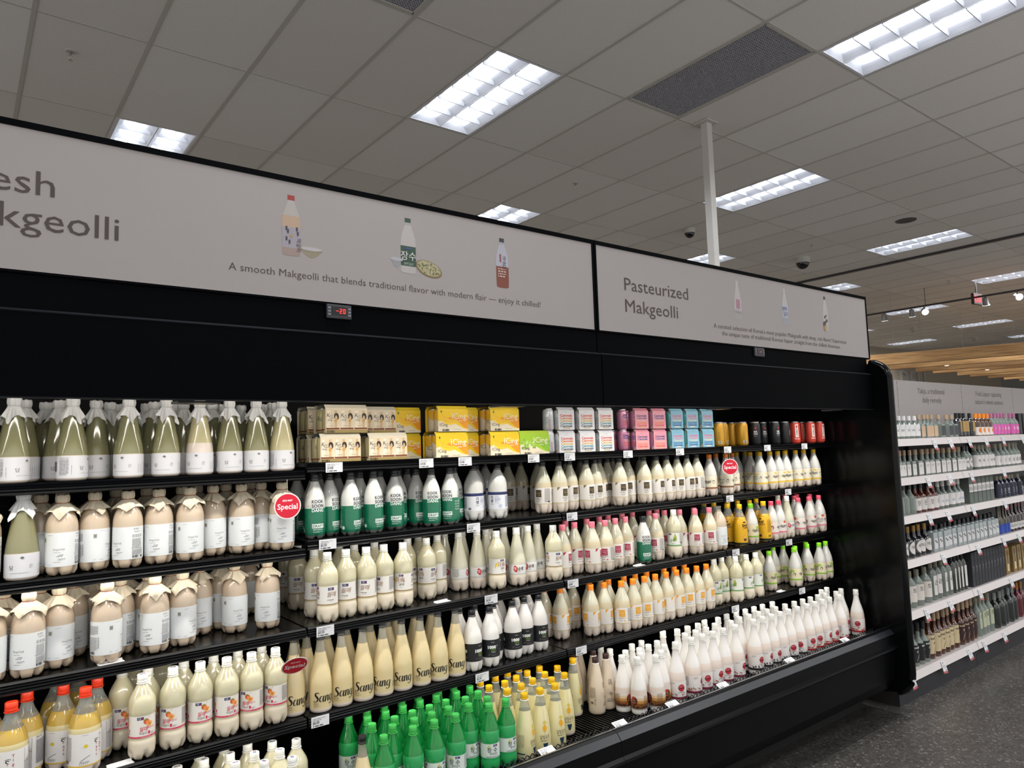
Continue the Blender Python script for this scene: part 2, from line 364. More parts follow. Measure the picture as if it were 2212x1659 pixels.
# wooden beams
wood = M('pale oak', '#a8804f', .55); nt = wood.node_tree; tc = nt.nodes.new('ShaderNodeTexCoord'); mp = nt.nodes.new('ShaderNodeMapping'); mp.inputs['Scale'].default_value = (9, .8, 14); nz = nt.nodes.new('ShaderNodeTexNoise'); nz.inputs['Scale'].default_value = 3; nz.inputs['Detail'].default_value = 6
rp = nt.nodes.new('ShaderNodeValToRGB'); rp.color_ramp.elements[0].color = lin('#8c6438'); rp.color_ramp.elements[1].color = lin('#c39a66'); rp.color_ramp.elements[0].position = .3; rp.color_ramp.elements[1].position = .7
nt.links.new(tc.outputs['Object'], mp.inputs[0]); nt.links.new(mp.outputs[0], nz.inputs['Vector']); nt.links.new(nz.outputs['Fac'], rp.inputs[0]); nt.links.new(rp.outputs[0], nt.nodes['Principled BSDF'].inputs['Base Color'])
bm_ = MB(); bm_.box(-.05, -5.6, 0, .05, 0, .21, wood, .003); BEAM = bm_.mesh('timber')
cab_m = M('steel cable', '#77757a', .5)
hb = MB(); hb.tube([(0, -.6, .21), (0, -.6, CEIL-3.05)], .0012, cab_m); hb.tube([(0, -4.6, .21), (0, -4.6, CEIL-3.05)], .0012, cab_m); HANG = hb.mesh('hanging_cables')
for n, x in enumerate((11.55, 12.75, 13.95, 14.8, 16.1, 16.85, 17.96, 19.0, 20.1)):
    t = thing('wooden_beam', f'pale oak beam hung below the ceiling, {ORD[n]} going deeper', 'beam', (x, 4.25, 3.03), math.radians(21), 'suspended oak beams')
    link('timber', BEAM, t); link('hanging_cables', HANG, t)
    if n in (1, 3):
        b = MB(); b.lathe([(-.002, .035), (0, .035)], lampw, 16); o = b.build('downlight', t); o.location = (0, -1, 0)
# wall letters
deli = M('brushed letter faces', '#b5b3b0', .4)
t = thing('wall_lettering', 'large pale raised letters spelling DELI on the beige back wall', 'sign letters', (21.86, YB-.05, 3.2))
for ch, x, w in (('D', 0, .52), ('E', .66, .44), ('L', 1.2, .4), ('I', 1.68, .1)):
    v, f = text2d(ch, 0, .01); xs = [p[0] for p in v]; k = .62/.72; kx = w/(max(xs)-min(xs)); b = MB()
    P = [((p[0]-min(xs))*kx+x, p[1]*k) for p in v]; b.add([(a, 0, c) for a, c in P], f, deli)
    from collections import Counter as _C
    ec = _C(); 
    for q in f:
        for i in range(len(q)): ec[(q[i], q[(i+1) % len(q)])] += 1
    bd = [e for e in ec if (e[1], e[0]) not in ec]
    for a, c in bd: b.add([(P[a][0], 0, P[a][1]), (P[c][0], 0, P[c][1]), (P[c][0], .049, P[c][1]), (P[a][0], .049, P[a][1])], [(0, 3, 2, 1)], deli)
    b.build('letter', t)
# ------------------------------------------------------------------ chilled cases
SH = {'S1': 1.667, 'S2': 1.39, 'S3': 1.085, 'S4': .778, 'S1L': 1.641, 'S2L': 1.363, 'D': .45}
edge_m = M('worn black edge', '#202226', .3, spec=.3); lipm = M('black price channel', '#050608', .3, spec=.12); ledm = M('lit LED rail', '#fff8ee', .5, emit=18)
grain = M('speckled bumper', '#191b20', .35, noise=.9, scale=420)
def lip_profile(z):
    return [(.012, z), (.002, z+.002), (0, z), (-.004, z-.004), (-.002, z-.008), (-.006, z-.011), (-.004, z-.016), (-.007, z-.020), (-.005, z-.025), (-.007, z-.030), (0, z-.033), (.004, z-.028), (.012, z-.028)]
SL = bpy.data.lights.new('shelf_light', 'AREA'); SL.shape = 'RECTANGLE'; SL.size = 1.15; SL.size_y = .012; SL.energy = P_SHELF; SL.color = (1, .96, .9)
ledm2 = M('lit shelf strip', '#fff6ea', .5, emit=3)
def shelf(parent, x0, x1, z, lit, nm='shelf'):
    b = MB(); b.box(x0+.003, .013, z-.014, x1-.003, .55, z, BLKG, .002); s = b.build(nm, parent)
    b = MB(); b.prism(lip_profile(z), x0+.004, x1-.004, lipm); b.build('price_channel', s)
    if lit:                                        # LED strip tucked behind the price channel
        b = MB(); b.box(x0+.03, .014, z-.024, x1-.03, .026, z-.015, ledm2); b.build('light_strip', s)
        lo = bpy.data.objects.new('shelf_light', SL); COL.objects.link(lo); lo.parent = s; lo.location = ((x0+x1)/2, .020, z-.0255); lo.rotation_euler = (math.radians(28), 0, 0)
    for x in (x0+.006, x1-.012):
        b = MB(); b.prism([(.40, z-.0145), (.548, z-.0145), (.548, z-.06)][::-1], x, x+.004, BLKT); b.build('bracket', s)
def case(name, label, x0, x1, seams, near, endp):
    t = thing(name, label, 'refrigerator', (0, 0, 0))
    b = MB(); b.box(x0+.001, .565, FZ, x1-.001, .66, 2.10, BLK); b.build('rear_wall', t)
    for xs in seams:
        b = MB(); b.box(xs-.016, .551, .46, xs+.016, .5655, 1.98, BLKT); b.build('upright_strip', t)
    n = int((x1-x0)/.05); b = MB()
    for k in range(n): b.box(x0+k*.05+.012, .558, 1.55, x0+k*.05+.038, .5651, 1.558, void_m); b.box(x0+k*.05+.012, .558, 1.95, x0+k*.05+.038, .5651, 1.958, void_m)
    b.build('air_grate', t)
    b = MB(); b.box(x0+.001, -.2, .12, x1-.001, .565, .425, BLK); b.box(x0+.001, -.09, FZ, x1-.001, .565, .12, M('kick panel black', '#050506', .7)); b.build('base', t)
    prof = [(-.2, .455), (-.2, .47), (-.27, .503), (-.288, .504), (-.300, .496), (-.322, .470), (-.327, .41), (-.342, .400), (-.345, .391), (-.341, .383), (-.322, .37), (-.306, .2), (-.27, .135), (-.2, .125)]
    b = MB(); b.prism(prof[::-1][::-1], x0+.001, x1-.001, BLK); b.build('bumper', t)
    b = MB(); b.prism([(-.301, .4965), (-.3015, .4975), (-.3235, .4715), (-.3225, .470)], x0+.002, x1-.002, grain)
    b.prism([(-.274, .5045), (-.274, .507), (-.282, .507), (-.282, .5045)], x0+.002, x1-.002, M('bright trim', '#a9adb5', .25, metal=1)); b.build('bumper_trim', t)
    b = MB()                                       # wire deck and twisted front guard
    wire = M('black wire', '#0a0a0b', .4)
    k = x0+.01
    while k < x1-.01: b.box(k-.0025, -.185, .436, k+.0025, .55, .4495, wire); k += .019
    for y in (-.18, .0, .2, .4): b.box(x0+.002, y-.003, .427, x1-.002, y+.003, .437, wire)
    b.build('wire_deck', t)
    b = MB(); n = int((x1-x0)/.009)
    for ph in (0, pi): b.tube([(x0+.004+i*.009, -.1925+.003*sin(i*1.05+ph), .474+.010*cos(i*1.05+ph)) for i in range(n)], .0022, wire, 5)
    b.build('front_guard', t)
    # canopy
    b = MB(); b.prism([(-.305, 1.871), (-.295, 1.868), (-.29, 1.875), (-.285, 1.99), (.56, 1.99), (.56, 2.10), (-.29, 2.10), (-.3056, 2.095)][::-1], x0+.003, x1-.003, BLKT); b.build('canopy', t)
    b = MB(); b.prism([(-.3065, 1.8715), (-.3045, 1.8675), (-.294, 1.8675), (-.294, 1.8715)], x0+.003, x1-.003, edge_m); b.prism([(-.3075, 2.0935), (-.290, 2.1025), (-.290, 2.098), (-.305, 2.092)], x0+.003, x1-.003, edge_m); b.build('canopy_trim', t)
    b = MB(); b.box(x0+.003, -.28, 2.10, x1-.003, .5, 2.197, BLKT); b.build('header_box', t)
    b = MB(); b.box(x0+.05, -.255, 1.955, x1-.05, -.205, 1.985, M('lamp housing', '#c9cbd0', .5)); r = b.build('light_rail', t)
    b = MB(); b.tube([(x0+.06, -.23, 1.948), (x1-.06, -.23, 1.948)], .009, ledm, 8); b.build('lamp', r)
    la = bpy.data.lights.new('case_light', 'AREA'); la.shape = 'RECTANGLE'; la.size = x1-x0-.14; la.size_y = .03; la.energy = P_CASE*(x1-x0); la.color = (1, .965, .90); lo = bpy.data.objects.new('case_light', la); COL.objects.link(lo); lo.parent = r
    lo.location = ((x0+x1)/2, -.225, 1.936); lo.rotation_euler = (math.radians(7), 0, 0); la.spread = math.radians(115)
    return t
caseA = case('refrigerated_case', 'long black open chilled case under the nearer, larger sign', -3.66, 0, (-2.44, -1.22), True, False)
caseB = case('refrigerated_case', 'black open chilled case under the smaller pasteurized sign, with end panel', 0, 2.435, (0.025, 1.22), False, True)
for x0, x1, ks in ((-3.66, -2.44, ('S1L', 'S2L', 'S3', 'S4')), (-2.44, -1.22, ('S1L', 'S2L', 'S3', 'S4')), (-1.22, 0, ('S1', 'S2', 'S3', 'S4'))):
    for k in ks: shelf(caseA, x0, x1, SH[k], k[:2] != 'S1')
for x0, x1 in ((0, 1.22), (1.22, 2.435)):
    for k in ('S1', 'S2', 'S3', 'S4'): shelf(caseB, x0, x1, SH[k], k[:2] != 'S1')
# end panel
def arc(cy, cz, r, a0, a1, n=8): return [(cy+r*cos(math.radians(a0+(a1-a0)*i/n)), cz+r*sin(math.radians(a0+(a1-a0)*i/n))) for i in range(n+1)]
op = [(.66, .05)] + [(.66, 2.165)] + arc(-.285, 2.055, .11, 90, 180) + arc(-.265, .24, .13, 180, 250, 6) + [(-.2, .10)]
b = MB(); b.prism(op[::-1], 2.436, 2.49, BLKG); b.build('end_panel', caseB)
b = MB(); b.tube([(2.463, y, z) for y, z in op[2:-1]], .028, BLKG, 8); b.build('panel_edging', caseB, True)
b = MB()
for x in (-2.26, -1.72, -.55): b.prism([(-.304, 1.866), (-.30, 1.861), (-.22, 1.861), (-.216, 1.868)][::-1], x, x+.12, edge_m)
b.build('canopy_clip', caseA)
b = MB()
for x in (.83, 1.95): b.prism([(-.304, 1.866), (-.30, 1.861), (-.22, 1.861), (-.216, 1.868)][::-1], x, x+.09, edge_m)
b.build('canopy_clip', caseB)
# thermometers
def seg_digit(g, ch, x, z, h, col):
    w = h*.5; q = h*.13; S = {'a': (0, h-q, w, h), 'b': (w-q, h/2, w, h), 'c': (w-q, 0, w, h/2), 'd': (0, 0, w, q), 'e': (0, 0, q, h/2), 'f': (0, h/2, q, h), 'g': (0, h/2-q/2, w, h/2+q/2)}
    for s in {'2': 'abged', '0': 'abcdef', '-': 'g'}[ch]: a = S[s]; g.rect(x+a[0], z+a[1], x+a[2], z+a[3], col, 1)
redl = M('lit red digits', '#ff2b2b', .5, emit=2.2)
for par, x, lit in ((caseA, -1.214, '-20'), (caseB, 1.226, '-')):
    b = MB(); b.box(x-.045, -.290, 2.150, x+.045, -.279, 2.199, M('display bezel', '#24262b', .4), .004); d = b.build('temperature_display', par)
    b = MB(); b.box(x-.026, -.2915, 2.163, x+.026, -.289, 2.190, M('display glass', '#060406', .1)); b.build('screen', d)
    g = G2()
    for i, ch in enumerate(lit): seg_digit(g, ch, x-.012+i*.0125 if len(lit) > 1 else x+.004, 2.168, .016, redl)
    b = MB(); g.put(b, lambda a, z, o: (a, -.2916-o, z)); b.build('digits', d)
    b = MB()
    for s in (-1, 1):
        for k in range(3): b.box(x+s*.036-.005, -.292, 2.160+k*.011, x+s*.036+.005, -.29, 2.167+k*.011, M('grey key', '#6b6e76', .5))
    b.build('button', d)

# ------------------------------------------------------------------ header signs
signw = M('matt white sign face', '#938d8b', .6); BRN = '#3a2d28'
def sil(g, prof, cx, z0, sc, cols):
    """flat picture of a bottle: cols = [(z_to, colour)]"""
    lo = 0
    for zt, c in cols:
        zs = [lo] + [z for z, r in prof if lo < z < zt] + [zt]
        def rr(z):
            for (za, ra), (zb, rb) in zip(prof, prof[1:]):
                if za <= z <= zb: return ra+(rb-ra)*(z-za)/max(1e-6, zb-za)
            return prof[-1][1]
        P = [(cx+rr(z)*sc, z0+z*sc) for z in zs] + [(cx-rr(z)*sc, z0+z*sc) for z in zs[::-1]]
        g.poly(P, c, 0); lo = zt
def sign(label, x0, x1, draw):
    t = thing('header_sign', label, 'sign', (0, 0, 0))
    b = MB(); b.box(x0+.004, -.283, 2.203, x1-.004, -.20, 2.592, signw); b.build('sign_face', t)
    b = MB(); b.box(x0, -.286, 2.592, x1, -.19, 2.61, BLKT); b.box(x1-.01, -.287, 2.203, x1, -.19, 2.61, BLKT); b.box(x0, -.287, 2.203, x0+.01, -.19, 2.61, BLKT); b.box(x0, -.2855, 2.198, x1, -.19, 2.205, BLKT); b.build('frame', t)
    for nm, g in draw():
        m = MB(); g.put(m, lambda x, z, o: (x, -.283-o, z), .0005, .0004); m.build(nm, t)
BP = [(0, .02), (.004, .034), (.04, .036), (.12, .036), (.15, .034), (.18, .024), (.2, .016), (.215, .0125), (.216, .014), (.235, .014)]
def drawA():
    g = G2(); g.text('Fresh', -2.031, 2.414, .069, BRN, al='r', w=.24); g.text('Makgeolli', -1.875, 2.318, .069, BRN, al='r', w=.412); yield 'lettering', g
    g = G2(); g.text('A smooth Makgeolli that blends traditional flavor with modern flair — enjoy it chilled!', -1.574, 2.275, .0245, BRN, al='l', w=1.254, bold=-.006); yield 'lettering', g
    g = G2(); sil(g, BP, -1.376, 2.346, .86, [(.03, '#8d7a74'), (.11, '#8f8a92'), (.155, '#a78f78'), (.215, '#a09a97'), (.235, '#8c2f28')])
    for i, (x, z) in enumerate(((-1.395, 2.43), (-1.39, 2.42), (-1.36, 2.43), (-1.357, 2.415), (-1.395, 2.395), (-1.385, 2.385))): g.rect(x, z, x+.006, z+.013, '#34333a', 2)
    g.ell(-1.376, 2.412, .005, .005, '#9a8348', 2); g.text('막걸리', -1.357, 2.384, .012, '#3a3034', 2, rot=pi/2*3); yield 'bottle_picture', g
    g = G2(); g.poly([(-1.349+.082*i/10, 2.378-.030*sin(pi*i/10)) for i in range(11)], '#847b66', 0); g.ell(-1.308, 2.378, .042, .009, '#98917f', 1); g.ell(-1.308, 2.377, .036, .006, '#a5a0a4', 2); yield 'bowl_picture', g
    g = G2(); sil(g, BP, -.941, 2.342, .87, [(.03, '#a29d9a'), (.115, '#22402f'), (.205, '#a39e9b'), (.216, '#8f918e'), (.235, '#1d3a2b')])
    g.text('장수', -.941, 2.392, .026, '#c9c7c5', 2); g.text('생막걸리', -.941, 2.372, .008, '#a5b0a2', 2); g.rect(-.955, 2.43, -.93, 2.436, '#2e3f6a', 2); yield 'bottle_picture', g
    g = G2(); g.poly([(-1.014+.05*i/10, 2.388-.03*sin(pi*i/10)) for i in range(11)], '#85868b', 0); g.ell(-.989, 2.388, .026, .007, '#9b9ca1', 1); yield 'bowl_picture', g
    g = G2(); g.ell(-.855, 2.368, .058, .030, '#6f5c3c', 0, 28, -.25); g.ell(-.855, 2.370, .052, .026, '#97906f', 1, 28, -.25)
    rn = random.Random(2)
    for i in range(70):
        a, r = rn.uniform(0, 2*pi), rn.random()**.5; x, z = .046*r*cos(a), .022*r*sin(a); g.ell(-.855+x+z*.2, 2.370+z-x*.25, .004, .0022, rn.choice(('#44502f', '#b3aa83', '#6d6740', '#a89d74')), 2, 6, rn.uniform(0, 3))
    yield 'food_picture', g
    g = G2(); sil(g, BP, -.513, 2.336, .86, [(.1, '#6f3626'), (.205, '#9c9ba6'), (.216, '#8f8f93'), (.235, '#20252f')])
    for i, ch in enumerate('국순당'): g.text(ch, -.503, 2.449-i*.019, .015, '#23273c', 2)
    g.rect(-.526, 2.44, -.518, 2.472, '#7a4a42', 2); g.lines(-.535, 2.41, .04, 4, .010, '#c8b7b0', 2); yield 'bottle_picture', g
def drawB():
    g = G2(); g.text('Pasteurized', .189, 2.405, .062, BRN, al='l', w=.457); g.text('Makgeolli', .189, 2.304, .062, BRN, al='l', w=.372); yield 'lettering', g
    g = G2(); g.text("A curated selection of Korea's most popular Makgeolli with deep, rich flavor! Experience", 1.511, 2.281, .024, BRN, w=1.342, bold=-.006)
    g.text('the unique taste of traditional Korean liquor straight from the chilled showcase.', 1.505, 2.246, .024, BRN, w=1.197, bold=-.006); yield 'lettering', g
    BQ = [(0, .02), (.004, .032), (.05, .036), (.12, .035), (.16, .028), (.2, .016), (.22, .012), (.235, .013), (.245, .012)]
    g = G2(); sil(g, BQ, 1.060, 2.341, .86, [(.05, '#94918f'), (.13, '#a8a3a6'), (.245, '#a6a2a0')]); g.rect(1.045, 2.40, 1.078, 2.45, '#9a6f7e', 2); g.text('막걸리', 1.060, 2.375, .015, '#8a8086', 2); yield 'bottle_picture', g
    g = G2(); sil(g, BQ, 1.513, 2.347, .86, [(.05, '#8c8d93'), (.13, '#9fa2ae'), (.245, '#a5a3a3')]); g.text('생막', 1.508, 2.43, .02, '#2c3a66', 2); g.text('걸리', 1.514, 2.40, .02, '#2c3a66', 2); yield 'bottle_picture', g
    g = G2(); sil(g, BQ, 1.953, 2.348, .86, [(.04, '#9a9791'), (.14, '#a29f99'), (.222, '#a5a19c'), (.245, '#2b3a2c')])
    for x, z, r in ((1.945, 2.43, .008), (1.965, 2.41, .009), (1.95, 2.40, .008), (1.96, 2.44, .006)): g.ell(x, z, r, r*1.2, '#33332c', 2, 7)
    g.ell(1.935, 2.386, .014, .018, '#4a2a2a', 3); g.ell(1.94, 2.362, .014, .018, '#a37a48', 3); yield 'bottle_picture', g
sign('large white header sign for fresh makgeolli with three bottle pictures', -3.66, -.003, drawA)
sign('smaller white header sign for pasteurized makgeolli above the far case', .003, 2.472, drawB)
# ------------------------------------------------------------------ products
def milk(n, c, rough=.2): return M(n, c, rough, coat=1, spec=.5, sss=.12)
clearp = M('clear plastic', '#cfd2cc', .06, spec=.6, coat=.5, clear=.72, tint='#e4e6e0')
glassn = M('clear glass neck', '#c6c4b4', .05, spec=.6, coat=.6, clear=.6, tint='#e6e3d2')
capw = M('white cap', '#f0f0ea', .35); capk = M('black cap', '#17191d', .3); capsm = M('smoky cap', '#2c3033', .15, clear=.25)
MM = dict(tan=milk('tan rice milk', '#cbb8a0'), olive=M('settled pale wine', '#8f8d68', .12, coat=1, clear=.14, tint='#a9a77c'), sed=milk('white sediment', '#ddd0c4'), cloud=milk('clouded wine', '#bfb68c'),
          wh=milk('white sleeve', '#dcdcd6', .25), gr=M('green sleeve', '#0b6a4b', .3, coat=.5), ivory=milk('ivory rice milk', '#d3cdac'), ivory2=milk('ivory sediment', '#ddd2bc'),
          pale=milk('pale grey rice milk', '#cfccb4'), beige=milk('beige rice milk', '#d2c4a2'), base=milk('milky base', '#d8cbbb'), cream=milk('cream rice wine', '#d8c697', .12), yel=M('amber settled wine', '#c9a94f', .1, coat=.8, clear=.12, tint='#d8b860'), yelm=milk('yellow rice milk', '#d9cc9a'),
          white=milk('white bottle plastic', '#e4e1dc', .22), pinkw=milk('pinkish white plastic', '#e2d4c8', .22), grey=milk('greyish white plastic', '#d3d2cc', .2), gpet=M('green bottle plastic', '#0a8a3a', .08, coat=.8, clear=.28, tint='#35b860', sss=.0), gpet2=milk('green rice milk', '#2ea35a'), yuz=milk('pale yuzu milk', '#dcd3a0'), chest=milk('chestnut milk', '#d3c3ab'), ban=milk('banana yellow', '#e2ad1c', .25))
cap_c = {k: M(k + ' cap', c, .35) for k, c in dict(red='#e23a1c', pink='#ee7f92', orange='#f08a1c', yellow='#f2c417', lime='#86d61f', hotpink='#ee5a74', green='#3fae4f', brown='#3d2826', gold='#e6b312').items()}
paperw = M('white tissue paper', '#e6e6e4', .75); paperk = M('kraft tissue paper', '#d9cdb4', .75); cord = M('red brown cord', '#9a4a24', .7); cordw = M('white cord', '#d8d8d4', .7)
LB, LW, LK = '#e3e6e6', '#e9e6e1', '#15171b'     # label papers
def rf_of(prof):
    def rf(z):
        z = min(max(z, prof[0][0]), prof[-1][0])
        for (a, ra), (b_, rb) in zip(prof, prof[1:]):
            if a <= z <= b_: return ra+(rb-ra)*(z-a)/max(1e-9, b_-a)
        return prof[-1][1]
    return rf
def smooth_prof(P, n=4):
    """Catmull-Rom through the outline so that shoulders are round"""
    out = []
    for i in range(len(P)-1):
        p0, p1, p2, p3 = P[max(i-1, 0)], P[i], P[i+1], P[min(i+2, len(P)-1)]
        k = n if (p2[0]-p1[0]) > .012 else 1
        for j in range(k):
            t = j/k; z = p1[0]+(p2[0]-p1[0])*t
            m1 = (p2[1]-p0[1])/max(1e-6, p2[0]-p0[0])*(p2[0]-p1[0]); m2 = (p3[1]-p1[1])/max(1e-6, p3[0]-p1[0])*(p2[0]-p1[0])
            r = (2*t**3-3*t**2+1)*p1[1]+(t**3-2*t**2+t)*m1+(-2*t**3+3*t**2)*p2[1]+(t**3-t**2)*m2
            out.append((z, r))
    return out+[P[-1]]
mm = lambda *a: [(z/1000, r/1000) for z, r in a]
PR = dict(
 wol=mm((0, 24), (4, 32), (16, 38.5), (36, 39.5), (54, 38.8), (62, 36.8), (68, 37.3), (134, 37.3), (140, 39), (164, 39.4), (182, 37), (200, 28.5), (215, 20), (224, 15.5), (230, 13.5)),
 woo=mm((0, 26), (4, 36), (13, 41), (36, 42.8), (44, 43), (134, 43), (142, 43.2), (160, 42), (180, 37), (200, 28), (214, 20), (222, 16), (232, 14)),
 clr=mm((0, 33), (3, 40), (9, 43), (14, 43.3), (74, 43.3), (92, 42), (120, 37.8), (150, 32.3), (180, 26.8), (205, 22), (220, 17), (230, 15)),
 kook=mm((0, 26), (4, 32), (14, 36), (24, 37.3), (112, 37.5), (117, 37), (122, 37.5), (140, 36.5), (160, 33), (180, 26.5), (200, 18.5), (213, 14.5), (221, 13.5)),
 neu=mm((0, 23), (6, 34), (24, 39.5), (48, 40.2), (56, 40.4), (126, 40.4), (132, 40), (150, 38.5), (175, 32.5), (200, 23), (220, 16), (233, 13.5)),
 sang=mm((0, 34), (4, 38.5), (11, 40), (82, 40), (110, 38.6), (140, 34), (170, 27), (200, 20), (225, 15.5), (245, 13.5), (257, 13.2)),
 tig=mm((0, 28), (4, 38), (14, 42.5), (34, 44), (136, 44), (146, 43.5), (170, 39), (195, 30), (215, 21), (232, 16), (240, 15.5)),
 soon=mm((0, 24), (5, 34), (20, 38.6), (44, 39), (51, 38), (56, 38.4), (102, 38.4), (122, 36.3), (150, 31), (180, 24.6), (208, 18.2), (230, 14.2)),
 kor=mm((0, 24), (5, 34), (22, 38.8), (46, 39.4), (120, 39), (140, 37.3), (165, 32), (190, 24.5), (212, 17), (231, 13.5)),
 jang=mm((0, 25), (5, 33), (20, 37.8), (40, 38.4), (58, 37), (64, 37.3), (118, 37.3), (124, 38.3), (150, 38.3), (170, 35.3), (195, 26), (215, 18), (231, 13.8)),
 yuj=mm((0, 33), (3, 38), (10, 39.8), (60, 39.8), (100, 37.8), (140, 32.6), (175, 26.2), (205, 20), (222, 16), (232, 13.8)),
 che=mm((0, 35), (4, 37), (24, 37), (25, 38), (86, 38), (90, 37.7), (112, 36.8), (135, 33), (160, 27.5), (185, 20.5), (205, 16), (224, 14)),
 ric=mm((0, 38), (3, 40.3), (23, 40.3), (24, 41.3), (108, 41.3), (130, 39.8), (155, 35.5), (180, 28.5), (205, 21), (225, 16.7), (252, 14.5)))
def capmesh(z0, h, r, m, logo=None, ring=True):
    b = MB(); seg = 36; pr = [(z0, r), (z0+h*.22, r), (z0+h*.24, r*.97), (z0+h*.3, r), (z0+h*.94, r), (z0+h, r*.92)]
    v0 = len(b.v); b.lathe(pr, m, seg, capb=True)
    for i in range(len(pr)-4, len(pr)-1):
        for k in range(0, seg, 2):
            x, y, z = b.v[v0+i*seg+k]; b.v[v0+i*seg+k] = (x*.965, y*.965, z)
    if logo:
        g = G2(); g.rect(-r*.55, -r*.3, r*.55, r*.3, '#27346e', 0); g.ell(r*.35, 0, r*.16, r*.16, '#c8303c', 1, 10); g.text('서울', -r*.12, -r*.16, r*.36, '#e8e8e8', 1)
        g.put(b, lambda x, z, o: (x, z, z0+h+o), .0003)
    if ring: b.lathe([(z0-.006, r*.86), (z0-.005, r*1.12), (z0-.003, r*1.12), (z0-.002, r*.86)], m if ring is True else ring, 28, capb=False, capt=False)
    return b
def hood(seed, prof, top, zs, m, L, flare):
    """tissue hood tied round the neck: crown, gathered neck, four-cornered skirt"""
    rn = random.Random(seed); b = MB(); rf = rf_of(prof); seg = 64; v = []; f = []; ph = rn.uniform(0, pi/2); w1, w2, w3 = [rn.uniform(0, 6.3) for _ in range(3)]
    fo = [rn.uniform(.55, 1.1) for _ in range(4)]
    rings = [(top-.0015, .45), (top-.0005, .85), (top-.003, 1), (top-.012, 1.05), (zs+.007, 1.02), (zs+.002, .9), (zs, .86)]
    for i, (z, k) in enumerate(rings):
        for s in range(seg):
            a = 2*pi*s/seg; n = .05*sin(9*a+w1)+.035*sin(17*a+w2)*(i > 1)
            r = .0182*k*(1+n*(.6 if i < 5 else .9)); v.append((r*sin(a), -r*cos(a), z+.0012*sin(5*a+w3)*(i < 3)))
    nk = 9
    for i in range(1, nk+1):
        t = i/nk
        for s in range(seg):
            a = 2*pi*s/seg; q = (a+ph) % (2*pi); c = abs(((q/(pi/2)) % 1)-.5)*2        # 1 on a corner
            sharp = c**2.2; kq = int(q/(pi/2)+.5) % 4
            ln = L*(.52+.62*sharp*fo[kq]); z = zs-ln*t*(.94)
            lift = flare*t*(.45+.8*sharp*fo[kq])
            wv = t*.0055*sin(7*a+w1)*(1-.4*sharp)+t*.004*sin(13*a+w2)
            r = min(max(rf(z)+.002+lift*.55+wv, rf(z)+.0015, .0155), max(.0470 if prof[5][1] < .0431 and top < .253 else .0446, rf(z)+.001)); v.append((r*sin(a), -r*cos(a), z+lift*.35))
    n = len(rings)+nk
    for i in range(n-1):
        for s in range(seg): s2 = (s+1) % seg; f.append((i*seg+s, (i+1)*seg+s, (i+1)*seg+s2, i*seg+s2))
    v.append((0, 0, top-.0022)); f += [(len(v)-1, s, (s+1) % seg) for s in range(seg)]
    b.add(v, [q[::-1] if len(q) == 4 else q for q in f], m); return b
def paper(g, x0, x1, z0, z1, col): return g.rect(x0, z0, x1, z1, col, 0)
TX1, TX2 = '#55565a', '#7d7c7c'
def lab_woo(g):
    paper(g, -.131, .131, .030, .134, LB)
    g.lines(-.028, .126, .022, 1, .002, TX2); g.text('Woogok Draft', .004, .080, .0062, '#8a7f78', w=.031); g.lines(-.010, .073, .03, 1, .002, TX2)
    for z, w in ((.065, .017), (.061, .022)): g.lines(.020-w, z, w, 1, .0026, '#2c2c30', th=.0016)
    g.lines(.002, .054, .019, 3, .0022, TX2); g.lines(-.008, .044, .028, 1, .002, '#4b4b4f'); g.lines(-.028, .036, .016, 1, .002, TX2)
    g.rect(-.046, .106, -.037, .118, '#77756a', 1); g.rect(-.0448, .1075, -.0382, .1165, '#b9b7ab', 2); g.ell(-.0415, .112, .0026, .0034, '#77756a', 3, 8); g.lines(-.044, .038, .005, 2, .0022, '#3b3b3f')
    for s in (0, -.183): # back panel
        if s: continue
        g.text('우국생', .060, .124, .0048, '#1d1d20', w=.016); g.text('Woogok Draft', .064, .117, .003, '#1d1d20', w=.019)
        for k in range(4): g.rect(.050+k*.0085, .100, .055+k*.0085, .108, '#5a5a5e', 1); g.rect(.0512+k*.0085, .1012, .0538+k*.0085, .1068, LB, 2)
        g.lines(.049, .094, .030, 12, .0024, TX2, seed=3); g.text('KEEP REFRIGERATED', .065, .063, .0036, '#2a2a2d', w=.036); g.lines(.049, .059, .035, 8, .0022, TX1, seed=5); g.bars(.050, .034, .018, .008); g.ell(.080, .038, .004, .004, '#3a3a3e', 1, 10)
        g.lines(-.112, .120, .035, 10, .0028, TX2, seed=8); g.text('KEEP REFRIGERATED', -.074, .070, .004, '#2a2a2d', w=.035, rot=pi/2); g.lines(-.112, .085, .032, 14, .003, TX2, seed=9); g.bars(-.108, .034, .02, .009)
def lab_clr(g):
    paper(g, -.134, .134, .010, .076, '#d6d6d9')
    for dx, dz in ((0, .0022), (0, -.0022), (.003, 0), (-.003, 0)): g.poly([(.004+dx, .066+dz+.002), (.0062+dx, .066+dz), (.004+dx, .066+dz-.002), (.0018+dx, .066+dz)], '#20232c', 1)
    g.text('담', -.022, .034, .010, '#333', 1); g.text('은', .026, .036, .009, '#777', 1); g.text('DAMUN MAKGEOLLI', -.002, .022, .0022, '#555', 1, w=.046); g.ell(.0075, .060, .0008, .0012, '#c33', 1, 6)
    for k in range(6): g.lines(.050+k*.007, .018, .05, 1, .0011, '#555', th=.0009, seed=k) if False else g.lines(.050+k*.007, .018, .045, 1, .002, '#606066', th=.0009, seed=k, vert=True)
    g.rect(.098, .012, .106, .074, '#2b2c31', 1); g.text('Nutrition Facts', -.070, .069, .003, '#222', w=.026); g.lines(-.083, .064, .026, 14, .0034, '#55565a', seed=4); g.lines(-.050, .02, .045, 1, .0015, '#777', th=.001, vert=True); g.bars(-.112, .03, .018, .03)
